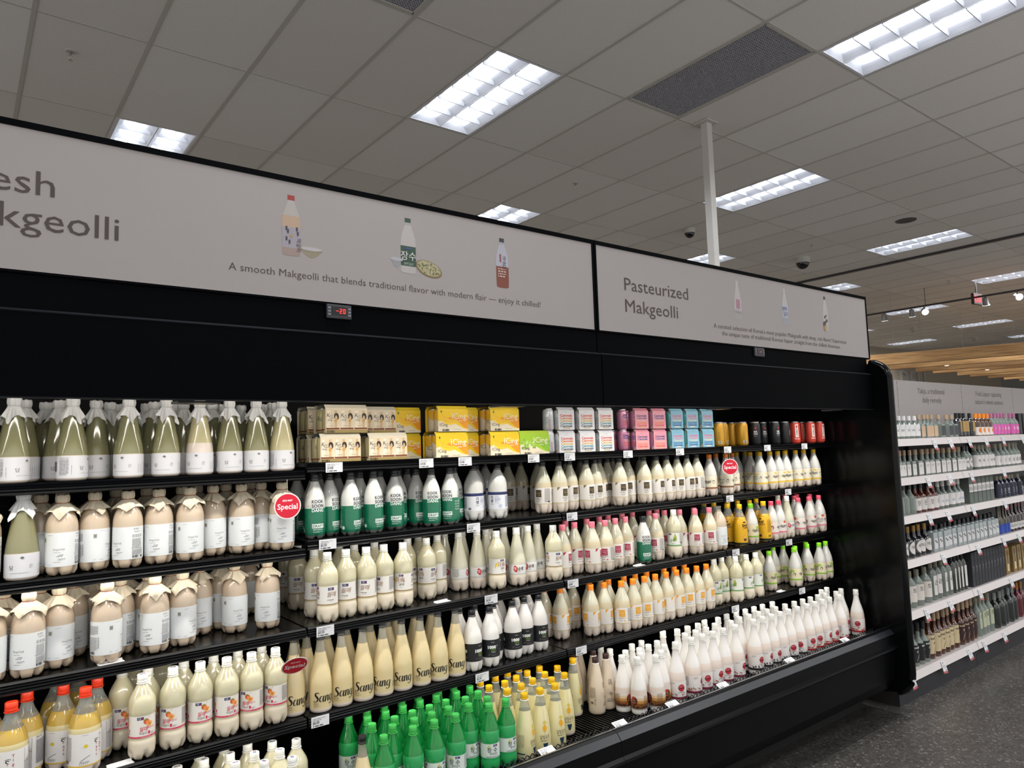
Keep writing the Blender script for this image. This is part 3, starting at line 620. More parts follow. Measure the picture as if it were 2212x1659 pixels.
def lab_kook(g):
    for k, (t, c) in enumerate((('KOOK', '#22303c'), ('SOON', '#22303c'), ('DANG', '#dfe6e2'))): g.text(t, .008, .133-k*.0163, .0125, c, 1, w=.045, bold=.022)
    g.rect(-.014, .040, .030, .056, '#dfe6e2', 1); g.text('DRAFT', .008, .0432, .0098, '#0b6a4b', 2, w=.039, bold=.02); g.text('MAKGEOLLI', .008, .033, .004, '#cfe0d8', 1, w=.036, bold=.02); g.lines(-.010, .027, .036, 2, .003, '#9fc4b5')
    for i, ch in enumerate('국순당'): g.text(ch, .076, .130-i*.0185, .0135, '#22303c' if i < 2 else '#e0e8e4', 1, bold=.02)
    for i, ch in enumerate('막걸리'): g.text(ch, .062, .134-i*.009, .006, '#22303c', 1)
    for k in range(4): g.text('맛있는막걸리'[k:]+'국순'[:k], .060, .095-k*.011, .0055, '#d8e6df', 1, w=.034)
    g.lines(-.090, .140, .026, 10, .004, '#6d7a7c', seed=2); g.lines(-.090, .090, .026, 13, .004, '#8fb8a8', seed=3); g.bars(-.086, .028, .02, .012, '#dfe6e2'); g.ell(-.055, .030, .006, .007, '#cfe0d8', 1); g.text('Draft', -.078, .146, .005, '#0b6a4b', 1, bold=.03)
def lab_jip(g):
    paper(g, -.125, .125, .046, .110, '#dfe0e4'); g.rect(-.125, .110, .125, .123, '#26305c', 0)
    for i, ch in enumerate('지평'): g.text(ch, -.008, .092-i*.016, .0125, '#2a3346', 1, bold=.02)
    g.text('막걸리', -.008, .066, .0045, '#2a3346', 1); g.lines(.006, .103, .024, 1, .003, '#39507e', th=.002); g.lines(.006, .097, .024, 6, .0032, '#5a6c96'); g.lines(.008, .072, .006, 6, .0035, '#5a6c96', vert=True); g.ell(.030, .060, .009, .009, '#b9c4d8', 1)
    g.lines(-.085, .103, .03, 14, .0036, '#6c7890', seed=6); g.bars(-.048, .05, .012, .01); g.lines(.055, .103, .04, 14, .0036, '#6c7890', seed=4)
def lab_neu(c1, c2, sub, fruit=None):
    def f(g):
        paper(g, -.127, .127, .052, .127, '#e5e0d8')
        for cx in (0, -.085):
            g.rect(cx-.015, .082, cx+.015, .117, c1, 1)
            for k in range(3): g.stroke([(cx-.010+k*.010-.003, .104, .0012), (cx-.010+k*.010, .111, .0012), (cx-.010+k*.010+.003, .104, .0012)], c2, 2)
            for k in range(2): g.rect(cx-.011, .100-k*.003, cx+.011, .1013-k*.003, c2, 2)
            g.text('느린마을', cx, .086, .0062, c2, 2, w=.021)
            g.lines(cx-.018, .076, .036, 2, .003, '#5b544e'); 
            if fruit: g.ell(cx+.012, .062, .0035, .003, fruit, 1, 10); g.ell(cx+.017, .0605, .002, .0015, fruit, 1, 8); g.lines(cx-.015, .062, .02, 1, .0032, '#463f3c', th=.0022)
            else: g.stroke([(cx-.003, .078, .001), (cx+.002, .074, .0012), (cx-.002, .071, .001)], '#24201e', 2); g.text('Neurin Maeul', cx, .067, .0048, '#24201e', 2, w=.026); g.lines(cx-.015, .061, .030, 1, .003, '#24201e', th=.002); g.lines(cx-.012, .057, .024, 1, .002, '#5b544e')
            g.poly([(cx-.042, .1265), (cx-.026, .1265), (cx-.042, .109)], sub, 1)
        g.lines(.030, .122, .030, 20, .0033, '#6d6660', seed=1); g.bars(.044, .056, .013, .008); g.rect(.070, .060, .090, .108, '#cfcac2', 1); g.text('Nutrition Facts', .080, .114, .003, '#222', w=.022); g.lines(.071, .105, .018, 12, .0037, '#3d3a38', seed=2)
    return f
def lab_sang(g):
    K_ = '#15140f'; k = .001; X0 = -.034; Z0 = .040
    P = lambda pts: [(X0+x*k, Z0+z*k, w*k) for x, z, w in pts]
    g.stroke(P([(19, 27, .8), (16.5, 31.5, 2.4), (10, 31.5, 3.4), (6, 27, 5.6), (8.5, 20.5, 7), (13.5, 15, 7), (14.5, 8, 5.6), (10, 2, 3), (3.5, 1, 1.8), (-1, -1.5, .8)]), K_); g.stroke(P([(-1, -1.5, .6), (1, 4, 1.4), (2.5, 7, .8)]), K_)
    g.stroke(P([(31, 18.5, 1), (25.5, 19, 3), (21.5, 10, 4.6), (22.5, 2, 3.6), (27.5, 2, 1.2), (32, 10, .8)]), K_); g.stroke(P([(36, 20.5, 4.2), (33, 9, 5), (33.5, 1.5, 4), (36.5, 1.5, 1.2), (38.5, 5, .7)]), K_)
    g.stroke(P([(40, 16, .7), (43, 20, 3.6), (42, 12, 5), (40, 0, 5)]), K_); g.stroke(P([(42.5, 11, .8), (47, 19, 1.6), (51.5, 19.5, 4.2), (50.5, 10, 5), (50.5, 2, 4.2), (53, 1.5, 1.2), (55.5, 5, .7)]), K_)
    g.stroke(P([(67, 18.5, 1), (62, 19, 3), (58, 10, 4.6), (59, 2.5, 3.6), (64, 2.5, 1.2), (68, 10, .8)]), K_); g.stroke(P([(72, 20.5, 4.2), (69.5, 8, 5), (67, -6, 4), (61, -10, 1.6), (56, -8.5, 3), (57, -5.5, .8)]), K_)
    g.lines(-.036, .036, .020, 3, .0027, '#6d6244', seed=1); g.lines(-.034, .027, .024, 2, .0027, '#7d7252', seed=2)
    g.lines(-.110, .080, .028, 16, .0034, '#7b6f50', seed=5); g.lines(.066, .082, .030, 4, .0034, '#5d5339', seed=7, th=.0018); g.rect(.066, .058, .092, .061, '#5d5339', 1); g.lines(.066, .055, .028, 10, .003, '#7b6f50', seed=8); g.bars(.076, .028, .014, .008); g.lines(.052, .03, .03, 1, .002, K_, th=.0022, vert=True)
def lab_thou(g):
    paper(g, -.124, .124, .046, .120, '#17191c')
    for cx in (0, -.118+.0, .1):
        if cx: continue
        g.text('1000', cx-.004, .083, .0125, '#ececea', 1, w=.036, bold=.05); g.text('억', cx+.019, .091, .0045, '#ececea', 1); g.text('막걸리', cx, .107, .004, '#bdbdb9', 1); g.text('프리바이오', cx+.002, .073, .0072, '#6f9a2a', 1, w=.022, bold=.02); g.text('막걸리', cx+.002, .065, .005, '#c9c9c5', 1)
        g.stroke([(cx-.020, .052, .0007), (cx-.016, .060, .001), (cx-.011, .059, .0007), (cx-.018, .055, .0006)], '#7a7c78', 1); g.text('Prebiotic', cx+.006, .053, .0055, '#7a7c78', 1, w=.027, shear=.35)
    g.lines(.045, .112, .03, 14, .0038, '#7f817f', seed=3); g.bars(.050, .052, .010, .014, '#c9c9c5'); g.text('1000', -.075, .083, .0125, '#ececea', 1, w=.036, bold=.05); g.text('프리바이오', -.073, .073, .0072, '#6f9a2a', 1, w=.022); g.lines(-.105, .066, .05, 3, .004, '#7f817f', seed=5)
def lab_tig(g):
    paper(g, -.137, .137, .030, .134, '#e2e0dd'); R_ = '#a03036'
    for i, ch in enumerate('Tiger'): g.text(ch, .012, .114-i*.0125, .009, R_, 1, bold=.01)
    for i, ch in enumerate('raft'): g.text(ch, .000, .091-i*.012, .009, R_, 1, bold=.01)
    g.stroke([(.003, .104, .002), (-.003, .106, .0025), (-.005, .101, .003), (.001, .098, .0015)], '#28282b', 1)
    for k in range(4): g.ell(-.006+k*.0035, .1085+.0015*sin(k*1.05), .0013, .0016, '#28282b', 1, 8)
    g.ell(-.030, .094, .0055, .0055, '#d9c21c', 1); g.lines(-.043, .091, .012, 1, .0015, TX2); g.lines(-.042, .128, .030, 1, .002, '#7d7c7c')
    g.stroke([(-.045, .045, .0008), (-.038, .052, .0014), (-.025, .060, .0012), (-.018, .063, .001)], '#37373c', 1)
    for k in range(5): g.stroke([(-.046+k*.005, .036, .0007), (-.043+k*.005, .046, .0009), (-.040+k*.005, .040, .0007)], '#55555a', 1)
    g.rect(-.137, .030, .137, .034, '#d8b33a', 1)
    g.rect(.042, .036, .0428, .130, '#333a52', 1); g.rect(.060, .036, .0608, .130, '#333a52', 1); g.rect(.042, .09, .06, .0912, '#333a52', 1)
    for k in range(5): g.lines(.045+k*.003, .04, .085, 1, .002, '#6a6a6e', th=.0009, seed=k, vert=True)
    g.text('배상면', .082, .126, .005, '#222', 1); g.rect(.072, .046, .112, .121, '#bcbab9', 1); g.lines(.073, .117, .038, 24, .003, '#5b5b60', seed=11, lay=2)
    g.lines(-.110, .122, .04, 22, .0036, '#7b7b80', seed=12); g.bars(-.1, .04, .02, .01)
def badge(g, x, z, s=1): g.rect(x-.011*s, z-.005*s, x+.011*s, z+.005*s, '#1f2f66', 1); g.text('서울', x-.003*s, z-.003*s, .006*s, '#dfe2ea', 2, w=.011*s); g.ell(x+.007*s, z-.001*s, .0022*s, .0026*s, '#c52f3b', 2, 8)
def lab_pea(g):
    paper(g, -.1165, .1165, .068, .134, '#e6e2da'); g.rect(-.1165, .068, .1165, .0735, '#d24a66', 1)
    for cx, kor in ((0, 1), (-.075, 0)):
        badge(g, cx-.016, .127, .85)
        g.ell(cx+.001, .116, .0085, .008, '#d2542f', 1); g.ell(cx+.004, .114, .006, .006, '#e88a4a', 2); g.ell(cx-.002, .123, .006, .0022, '#7aa03c', 2, 10, .4); g.ell(cx+.010, .108, .0095, .0075, '#f0b060', 2, 18, .6); g.ell(cx+.010, .108, .005, .0035, '#c9803c', 3, 14, .6); g.stroke([(cx+.006, .124, .0006), (cx+.010, .130, .0008), (cx+.013, .134, .0004)], '#e0a080', 1)
        if kor: g.text('월매', cx-.006, .089, .0115, '#cc2f50', 2, w=.024, shear=.2, bold=.005); g.text('복숭아', cx+.014, .094, .006, '#cc2f50', 2, shear=.2); g.text('막걸리', cx-.008, .079, .006, '#33302e', 2)
        else: g.text('Walmae', cx, .093, .0095, '#cc2f50', 2, w=.032, shear=.25, bold=.005); g.text('Peach', cx+.002, .084, .0075, '#cc2f50', 2, shear=.25); g.text('Makgeolli', cx, .076, .0062, '#33302e', 2, w=.028)
        g.rect(cx+.006, .077, cx+.012, .0865, '#cc2f50', 1) if kor else g.rect(cx+.019, .084, cx+.024, .094, '#cc2f50', 1); g.lines(cx+.014, .080, .014, 2, .003, '#33302e')
    g.text('Korean Rice Wine', 0, .0692, .003, '#f0d6dc', 2, w=.026); g.rect(.042, .078, .068, .131, '#d3cfc7', 1); g.lines(.043, .128, .024, 14, .0035, '#55504c', seed=3, lay=2); g.ell(.075, .116, .005, .005, '#27346e', 1); g.bars(.070, .079, .012, .02); g.lines(.086, .130, .02, 14, .0035, '#6d6864', seed=6)
def lab_wol(g):
    paper(g, -.1165, .1165, .069, .134, '#e6e3dc'); g.rect(-.1165, .0665, .1165, .070, '#a98450', 1)
    badge(g, -.006, .124); g.text('월매', -.002, .097, .015, '#8a5a34', 2, w=.036, shear=.25); g.lines(-.020, .084, .034, 1, .003, '#3c342c', th=.002); g.lines(-.012, .080, .02, 1, .002, '#6c645c')
    cx = -.075; g.stroke([(cx-.022, .095, .002), (cx-.018, .108, .006), (cx-.010, .120, .003), (cx-.004, .126, .001)], '#d8b43a', 1); g.stroke([(cx-.020, .100, .004), (cx-.012, .108, .007), (cx-.004, .112, .002)], '#e8cf5a', 1); g.text('月梅', cx+.008, .101, .017, '#8a5a34', 2, w=.036); badge(g, cx+.012, .127, .85); g.text('월매', cx+.014, .088, .008, '#2a2622', 2, shear=.2); g.lines(cx+.008, .080, .01, 1, .0025, '#2a2622')
    g.rect(.040, .078, .066, .131, '#d3d0ca', 1); g.lines(.041, .128, .024, 14, .0035, '#55504c', seed=3, lay=2); g.ell(.073, .116, .005, .005, '#27346e', 1); g.bars(.068, .079, .011, .02); g.lines(.084, .130, .024, 15, .0035, '#6d6864', seed=6)
def lab_gwo(g):
    paper(g, -.1165, .1165, .069, .134, '#e6e6dc'); g.rect(-.1165, .066, .1165, .071, '#4aa04e', 1)
    for cx in (0, -.08): badge(g, cx-.012, .127, .8); g.poly([(cx+.004, .092), (cx+.008, .112), (cx+.014, .128), (cx+.019, .126), (cx+.024, .108), (cx+.022, .092)], '#8a9a2c', 1); g.ell(cx+.014, .116, .0035, .008, '#b7bf5a', 2); g.text('월매', cx+.002, .088, .013, '#2f8a48', 2, w=.028, shear=.25); g.lines(cx-.006, .079, .02, 2, .003, '#4d5a4c')
    g.lines(.042, .130, .03, 17, .0033, '#6d7068', seed=4); g.bars(.048, .074, .012, .014)
def lab_soon(g):
    paper(g, -.120, .120, .053, .099, '#e4e4de'); g.rect(-.120, .0965, .120, .0972, '#6c6a64', 1); g.rect(-.120, .0555, .120, .0562, '#6c6a64', 1)
    for cx in (0, -.125+.25):
        if cx: continue
        g.poly([(cx-.012+.011*cos(a)*(1 if cos(a) > 0 else .8), .078+.014*sin(a)+.002*cos(3*a)) for a in [2*pi*i/20 for i in range(20)]], '#c32a34', 1); g.text('햇', cx-.013, .073, .011, '#eeeae2', 2); g.text('순희', cx+.013, .071, .013, '#1d1b1a', 2, w=.026, shear=.15, bold=.02); g.lines(cx-.012, .063, .036, 1, .003, '#3c3936')
    g.bars(.052, .060, .006, .022); g.lines(.042, .062, .03, 1, .002, '#55524e', vert=True); g.lines(.064, .094, .04, 10, .0034, '#7a7772', seed=4); g.lines(-.085, .094, .03, 10, .0034, '#7a7772', seed=5)
def lab_kor(band, body, art):
    def f(g):
        paper(g, -.1235, .1235, .046, .122, body); g.rect(-.1235, .046, .1235, .0555, band, 1)
        for cx, kor in ((0, 1), (-.08, 0)):
            if kor:
                for i, ch in enumerate('국순당'): g.text(ch, cx-.014+i*.012, .082-.003*(i % 2), .013, '#1b1712', 2, shear=.2, bold=.02)
            else: g.text('Kook', cx-.004, .090, .012, '#1b1712', 2, shear=.25); g.text('Soon', cx+.006, .082, .008, '#1b1712', 2, shear=.25); g.text('dang', cx, .073, .008, '#1b1712', 2, shear=.25)
            if art == 'brown': g.stroke([(cx+.022, .079, .001), (cx+.026, .094, .003), (cx+.033, .096, .004), (cx+.036, .086, .002), (cx+.030, .080, .001)], '#57341f', 1); g.ell(cx+.030, .079, .004, .003, '#c98a4a', 1)
            if art == 'banana':
                for k in range(3): g.stroke([(cx-.012+k*.004, .116, .002), (cx+k*.004, .106+k*.001, .004), (cx+.014+k*.004, .110+k*.001, .003), (cx+.020+k*.004, .114, .001)], '#e3b422', 1)
                g.stroke([(cx+.026, .079, .001), (cx+.030, .092, .003), (cx+.036, .092, .004), (cx+.036, .082, .002)], '#6a3f22', 1)
            if art == 'grape':
                for k in range(14): g.ell(cx+.006+(k % 5)*.0055+.001*(k//5), .100+(k//5)*.006, .0034, .0034, '#8fb83a' if k % 2 else '#a8cc58', 1, 8)
                g.stroke([(cx+.022, .076, .001), (cx+.028, .092, .004), (cx+.036, .088, .005), (cx+.034, .076, .002), (cx+.026, .074, .001)], '#1f4a33', 1)
            if art == 'peach': g.ell(cx+.012, .116, .010, .008, '#e4493f', 1); g.ell(cx+.012, .1235, .006, .002, '#5c9a4a', 2, 10, .3); g.ell(cx+.030, .119, .007, .006, '#ead3b0', 1); g.ell(cx+.030, .119, .002, .002, '#a8542f', 2, 8); g.stroke([(cx+.024, .080, .002), (cx+.026, .094, .006), (cx+.034, .092, .006), (cx+.036, .080, .004), (cx+.028, .074, .001)], '#8a1f36', 1)
        g.lines(.048, .116, .024, 18, .0034, '#c9a67a', seed=3); g.bars(.050, .0475, .014, .007); g.lines(.084, .110, .02, 1, .003, '#c9a67a')
    return f
def lab_yel(g):
    paper(g, -.1235, .1235, .024, .158, '#e3ae1c'); g.rect(-.1235, .012, .1235, .024, '#15231f', 0)
    for cx in (0, -.105): 
        g.rect(cx-.014, .143, cx+.006, .151, '#17140a', 1); g.text('BAAF', cx, .121, .017, '#17140a', 1, w=.040, bold=.05); g.text('YUMMEEGI', cx+.002, .108, .011, '#7a4a12', 1, w=.044, bold=.03)
        for k in range(9): g.stroke([(cx-.022+(k*7 % 46)/1000, .060+(k*11 % 40)/1000, .0008), (cx-.019+(k*7 % 46)/1000, .064+(k*11 % 40)/1000, .001), (cx-.015+(k*7 % 46)/1000, .061+(k*11 % 40)/1000, .0006)], '#6b4a0c', 1)
        g.poly([(cx-.018, .052), (cx-.014, .034), (cx+.002, .034), (cx+.006, .052)], '#5a2f16', 1); g.ell(cx-.006, .052, .012, .0035, '#c9a06a', 2)
    g.lines(.040, .14, .026, 20, .004, '#7a5a10', seed=2); g.bars(.044, .034, .016, .012)
def lab_jang(g):
    paper(g, -.1165, .1165, .064, .116, '#d3ded6')
    for cx, kor in ((0, 1), (-.08, 0)):
        badge(g, cx+.012, .109, .8); g.stroke([(cx-.020, .098, .001), (cx-.016, .106, .004), (cx-.008, .113, .002)], '#c3c04a', 1); g.stroke([(cx-.018, .098, .001), (cx-.012, .103, .003), (cx-.004, .106, .001)], '#9dbb5a', 1)
        if kor: g.text('장 수', cx, .086, .014, '#171a18', 2, w=.040, bold=.01); g.text('생막걸리', cx+.004, .076, .007, '#22302a', 2, w=.030)
        else: g.text('長壽', cx, .083, .017, '#171a18', 2, w=.036); g.lines(cx-.010, .077, .024, 2, .0032, '#22302a', th=.002)
        g.rect(cx-.026, .066, cx+.026, .071, '#9fb3aa', 1); g.lines(cx-.022, .0675, .044, 1, .002, '#4c5f58', lay=2)
    g.lines(.040, .112, .026, 14, .0033, '#61706a', seed=2); g.ell(.074, .104, .004, .004, '#27346e', 1); g.bars(.068, .068, .012, .018); g.lines(.086, .112, .02, 13, .0034, '#61706a', seed=7)
def lab_yuj(g):
    for cx in (0, .122):
        for k in range(16): g.rect(cx-.0006, .085+k*.0065, cx+.0006, .088+k*.0065, '#565142', 1)
        g.ell(cx+.002, .128, .010, .007, '#cdb950', 0); g.ell(cx, .107, .010, .0125, '#dfa41e', 0)
        g.text('달빛유자', cx, .066, .0135, '#5b5344', 1, w=.042); g.lines(cx-.018, .060, .036, 2, .003, '#4a4438'); g.poly([(cx-.010, .050), (cx+.012, .050), (cx+.007, .032), (cx+.003, .026), (cx-.004, .026), (cx-.006, .034)], '#163850', 1)
    g.text('CA CRV', .058, .085, .007, '#2a4a52', 1, rot=pi/2, w=.03); g.ell(.058, .112, .006, .006, '#3b6672', 1); g.lines(.066, .03, .075, 1, .002, '#5d6a62', vert=True); g.lines(.052, .03, .045, 1, .0025, '#5d6a62', vert=True); g.lines(-.075, .1, .028, 12, .004, '#8a8670', seed=3); g.rect(-.08, .028, -.045, .033, '#1e4a6a', 1)
def lab_jpc(g):
    for i, ch in enumerate('지평달빛'): g.text(ch, .004+(i//2)*.012, .128-(i % 2)*.013, .011, '#5b5048', 1)
    g.ell(.000, .086, .009, .010, '#c3b2a0', 0)
    rn = random.Random(4)
    for k in range(40): a, r = rn.uniform(0, 6.28), rn.random()**.5; g.ell(.010+.011*r*cos(a), .076+.008*r*sin(a), .0011, .0011, '#4c4239', 1, 5)
    g.stroke([(.010, .058, .002), (.0105, .066, .0012), (.010, .072, .0008)], '#4c4239', 1); g.lines(-.006, .052, .032, 1, .003, '#3d352e', th=.002); g.lines(-.010, .046, .040, 3, .0032, '#5b5048')
    g.lines(.048, .120, .03, 26, .0034, '#7a6e62', seed=2); g.bars(-.07, .05, .014, .01); g.lines(-.075, .12, .03, 14, .0034, '#7a6e62', seed=3); g.text('CA CRV', -.045, .06, .006, '#4c4239', 1, rot=pi/2)
def lab_che(g):
    c = ['#e0d8cc', '#d9c09a', '#c08c4e', '#8a552a', '#4a2a1c']; z0, z1 = .028, .086
    for i in range(5): g.rect(-.119, z1-(i+1)*(z1-z0)/5, .119, z1-i*(z1-z0)/5, c[i], 0)
    for cx in (0, -.118):
        g.ell(cx, .060, .016, .020, '#5a2420', 1); g.ell(cx-.003, .074, .008, .007, '#b5352f', 2); g.lines(cx-.010, .062, .020, 1, .004, '#e3c9a0', lay=3, th=.0022); g.lines(cx-.011, .054, .022, 2, .0035, '#d0b08c', lay=3)
        for k in range(9): g.ell(cx-.028+k*.007, .031+.003*(k % 3), .0045, .004, ('#3a2014', '#6b3b1e', '#8f5a2c')[k % 3], 2, 9)
        g.ell(cx+.034, .042, .009, .007, '#6b6a28', 2); g.ell(cx+.034, .043, .006, .005, '#7c3418', 3)
    g.lines(.046, .082, .024, 12, .004, '#6a4a30', seed=3, lay=2); g.lines(-.075, .082, .026, 12, .004, '#6a4a30', seed=4, lay=2)
def lab_ric(band, ac, dark):
    def f(g):
        paper(g, -.1295, .1295, .024, .104, '#e2ddd8'); g.rect(-.1295, .024, .1295, .034, band, 1); rn = random.Random(len(band)+ord(ac[2]))
        for cx in (0, -.13):
            if cx: continue
            g.ell(cx, .076, .0165, .0165, '#b52f3a', 2, 26); g.lines(cx-.010, .083, .020, 2, .0045, '#d98a90', lay=3, th=.002); g.text('K.SOOL', cx+.001, .071, .008, '#1d1517', 3, w=.034, bold=.03); g.text('Rice MAKGEOLLI', cx, .053, .006, '#3a3032', 2, w=.034)
            for i, ch in enumerate('콩막'): g.text(ch, cx+.068, .062-i*.015, .013, '#2a2628', 2, bold=.02)
        for k in range(26):
            x = rn.uniform(-.125, .125); h = rn.uniform(.006, .026); g.ell(x, .034+h*.6, rn.uniform(.0015, .0045), rn.uniform(.003, .006), ac if rn.random() < .6 else dark, 1, 8, rn.uniform(0, 3)); g.rect(x-.0005, .034, x+.0005, .034+h*.6, dark, 1)
        g.lines(.088, .098, .026, 14, .0042, '#6d6468', seed=3, lay=2); g.lines(-.105, .098, .026, 10, .0042, '#6d6468', seed=4, lay=2); g.lines(-.055, .098, .024, 3, .003, '#a49a9a', lay=2); g.bars(.090, .036, .02, .01)
    return f
# kind: (object name, label words, profile, [(z_to, material)], lobes height, cap(z0, h, r, mat, logo), label, category group words)
B9 = 9
KD = {
 'woo': ('hooded_bottle', 'tan bottle in kraft hood', 'woo', [(B9, 'tan')], .036, None, lab_woo),
 'tan': ('milky_bottle', 'tan bottle with bare grey neck', 'woo', [(B9, 'tan')], .036, (.225, .025, .0165, clearp, 0), lab_woo),
 'clr': ('hooded_bottle', 'clear tapered bottle in white hood', 'clr', [(.078, 'sed'), (B9, 'olive')], 0, None, lab_clr),
 'clrs': ('hooded_bottle', 'white-hooded bottle with high pale sediment', 'clr', [(.108, 'sed'), (B9, 'cloud')], 0, None, lab_clr),
 'clrm': ('hooded_bottle', 'white-hooded bottle with wholly cloudy wine', 'clr', [(.03, 'sed'), (B9, 'cloud')], 0, None, lab_clr),
 'kook': ('draft_bottle', 'green and white draft bottle', 'kook', [(.0135, clearp), (.1135, 'gr'), (.2125, 'wh'), (B9, clearp)], .016, (.221, .024, .0158, capsm, 0), lab_kook),
 'jip': ('milky_bottle', 'white bottle with navy band', 'woo', [(B9, 'grey')], .036, (.229, .021, .0165, capk, 0), lab_jip),
 'neu': ('milky_bottle', 'ivory bottle with black square label', 'neu', [(.046, 'base'), (.15, 'beige'), (B9, 'pale')], .048, (.234, .024, .0152, capsm, 0), lab_neu('#26221f', '#b99a5c', '#7d6a46')),
 'pnk': ('milky_bottle', 'pink-capped bottle with red square label', 'neu', [(.046, 'base'), (.16, 'beige'), (B9, 'pale')], .048, (.234, .024, .0152, cap_c['pink'], 0), lab_neu('#a52443', '#e3b8c0', '#a52443', '#d83a44')),
 'org': ('milky_bottle', 'orange-capped bottle with amber square label', 'neu', [(.046, 'base'), (.16, 'beige'), (B9, 'pale')], .048, (.234, .024, .0152, cap_c['orange'], 0), lab_neu('#e3a122', '#f3d79a', '#e3a122', '#e0b01a')),
 'sang': ('glass_bottle', 'cream glass bottle with black lettering', 'sang', [(.016, 'sed'), (.208, 'cream'), (B9, glassn)], 0, (.256, .020, .0142, capk, 0), lab_sang),
 'thou': ('milky_bottle', 'white bottle with black label', 'neu', [(B9, 'white')], .044, (.233, .022, .0152, capk, 0), lab_thou),
 'tig': ('clear_bottle', 'amber bottle with red cap', 'tig', [(.032, 'sed'), (.150, 'yelm'), (.192, 'yel'), (B9, clearp)], .03, (.245, .025, .0165, cap_c['red'], 0), lab_tig),
 'pea': ('milky_bottle', 'pale bottle with peach label', 'wol', [(.06, 'ivory2'), (B9, 'ivory')], .034, (.231, .023, .0158, capw, 1), lab_pea),
 'wol': ('milky_bottle', 'white-capped ivory bottle with gold stripe', 'wol', [(.06, 'ivory2'), (B9, 'ivory')], .034, (.231, .023, .0158, capw, 1), lab_wol),
 'gwo': ('milky_bottle', 'pale bottle with green-striped label', 'wol', [(.06, 'ivory2'), (B9, 'ivory')], .034, (.231, .023, .0158, capw, 0), lab_gwo),
 'soon': ('milky_bottle', 'cone-shouldered bottle with red blot label', 'soon', [(.05, 'base'), (B9, 'pale')], .038, (.231, .024, .0158, capw, 0), lab_soon),
 'kor': ('milky_bottle', 'orange-capped bottle with brown band', 'kor', [(.125, 'base'), (B9, 'grey')], .04, (.232, .023, .0152, cap_c['orange'], 0), lab_kor('#8d5a33', '#e3ddc6', 'brown')),
 'kba': ('milky_bottle', 'yellow-capped bottle with yellow band', 'kor', [(.125, 'base'), (B9, 'grey')], .04, (.232, .023, .0152, cap_c['yellow'], 0), lab_kor('#e6bd2a', '#e5dfc8', 'banana')),
 'kmu': ('milky_bottle', 'lime-capped bottle with green band', 'kor', [(.125, 'base'), (B9, 'grey')], .04, (.232, .023, .0152, cap_c['lime'], 0), lab_kor('#86b833', '#dfd5b4', 'grape')),
 'kpe': ('milky_bottle', 'pink-capped bottle with pink band', 'kor', [(.125, 'base'), (B9, 'grey')], .04, (.232, .023, .0152, cap_c['hotpink'], 0), lab_kor('#e07a90', '#e6dfd4', 'peach')),
 'yel': ('yellow_bottle', 'bright yellow sleeved bottle', 'kor', [(.01, clearp), (.178, 'ban'), (B9, clearp)], .012, (.232, .023, .0152, cap_c['yellow'], 0), lab_yel),
 'jang': ('green_bottle', 'green bottle', 'jang', [(.162, 'gpet2'), (B9, 'gpet')], .034, (.232, .023, .0152, cap_c['green'], 0), lab_jang),
 'yuj': ('milky_bottle', 'teardrop bottle with yellow cap', 'yuj', [(.018, 'ivory2'), (.19, 'yuz'), (B9, clearp)], 0, (.233, .022, .0152, cap_c['gold'], 0), lab_yuj),
 'jpc': ('milky_bottle', 'beige bottle with brown cap', 'yuj', [(B9, 'chest')], 0, (.228, .022, .0152, cap_c['brown'], 0), lab_jpc),
 'che': ('milky_bottle', 'white bottle with chestnut picture', 'che', [(.0245, 'white'), (.11, 'pinkw'), (B9, 'white')], 0, (.226, .024, .0152, capw, 0), lab_che),
 'plu': ('milky_bottle', 'white bottle with maroon band', 'ric', [(.023, 'white'), (.145, 'pinkw'), (B9, 'white')], 0, (.254, .026, .0158, capw, 0), lab_ric('#7a1f38', '#b5603c', '#8a2a42')),
 'blk': ('milky_bottle', 'white bottle with black band', 'ric', [(.023, 'white'), (.145, 'pinkw'), (B9, 'white')], 0, (.254, .026, .0158, capw, 0), lab_ric('#191a20', '#77777c', '#3c3c42')),
 'red': ('milky_bottle', 'white bottle with red band', 'ric', [(.023, 'white'), (.145, 'pinkw'), (B9, 'white')], 0, (.254, .026, .0158, capw, 0), lab_ric('#b02a2c', '#c05a34', '#8e3324')),
}
PM = {}
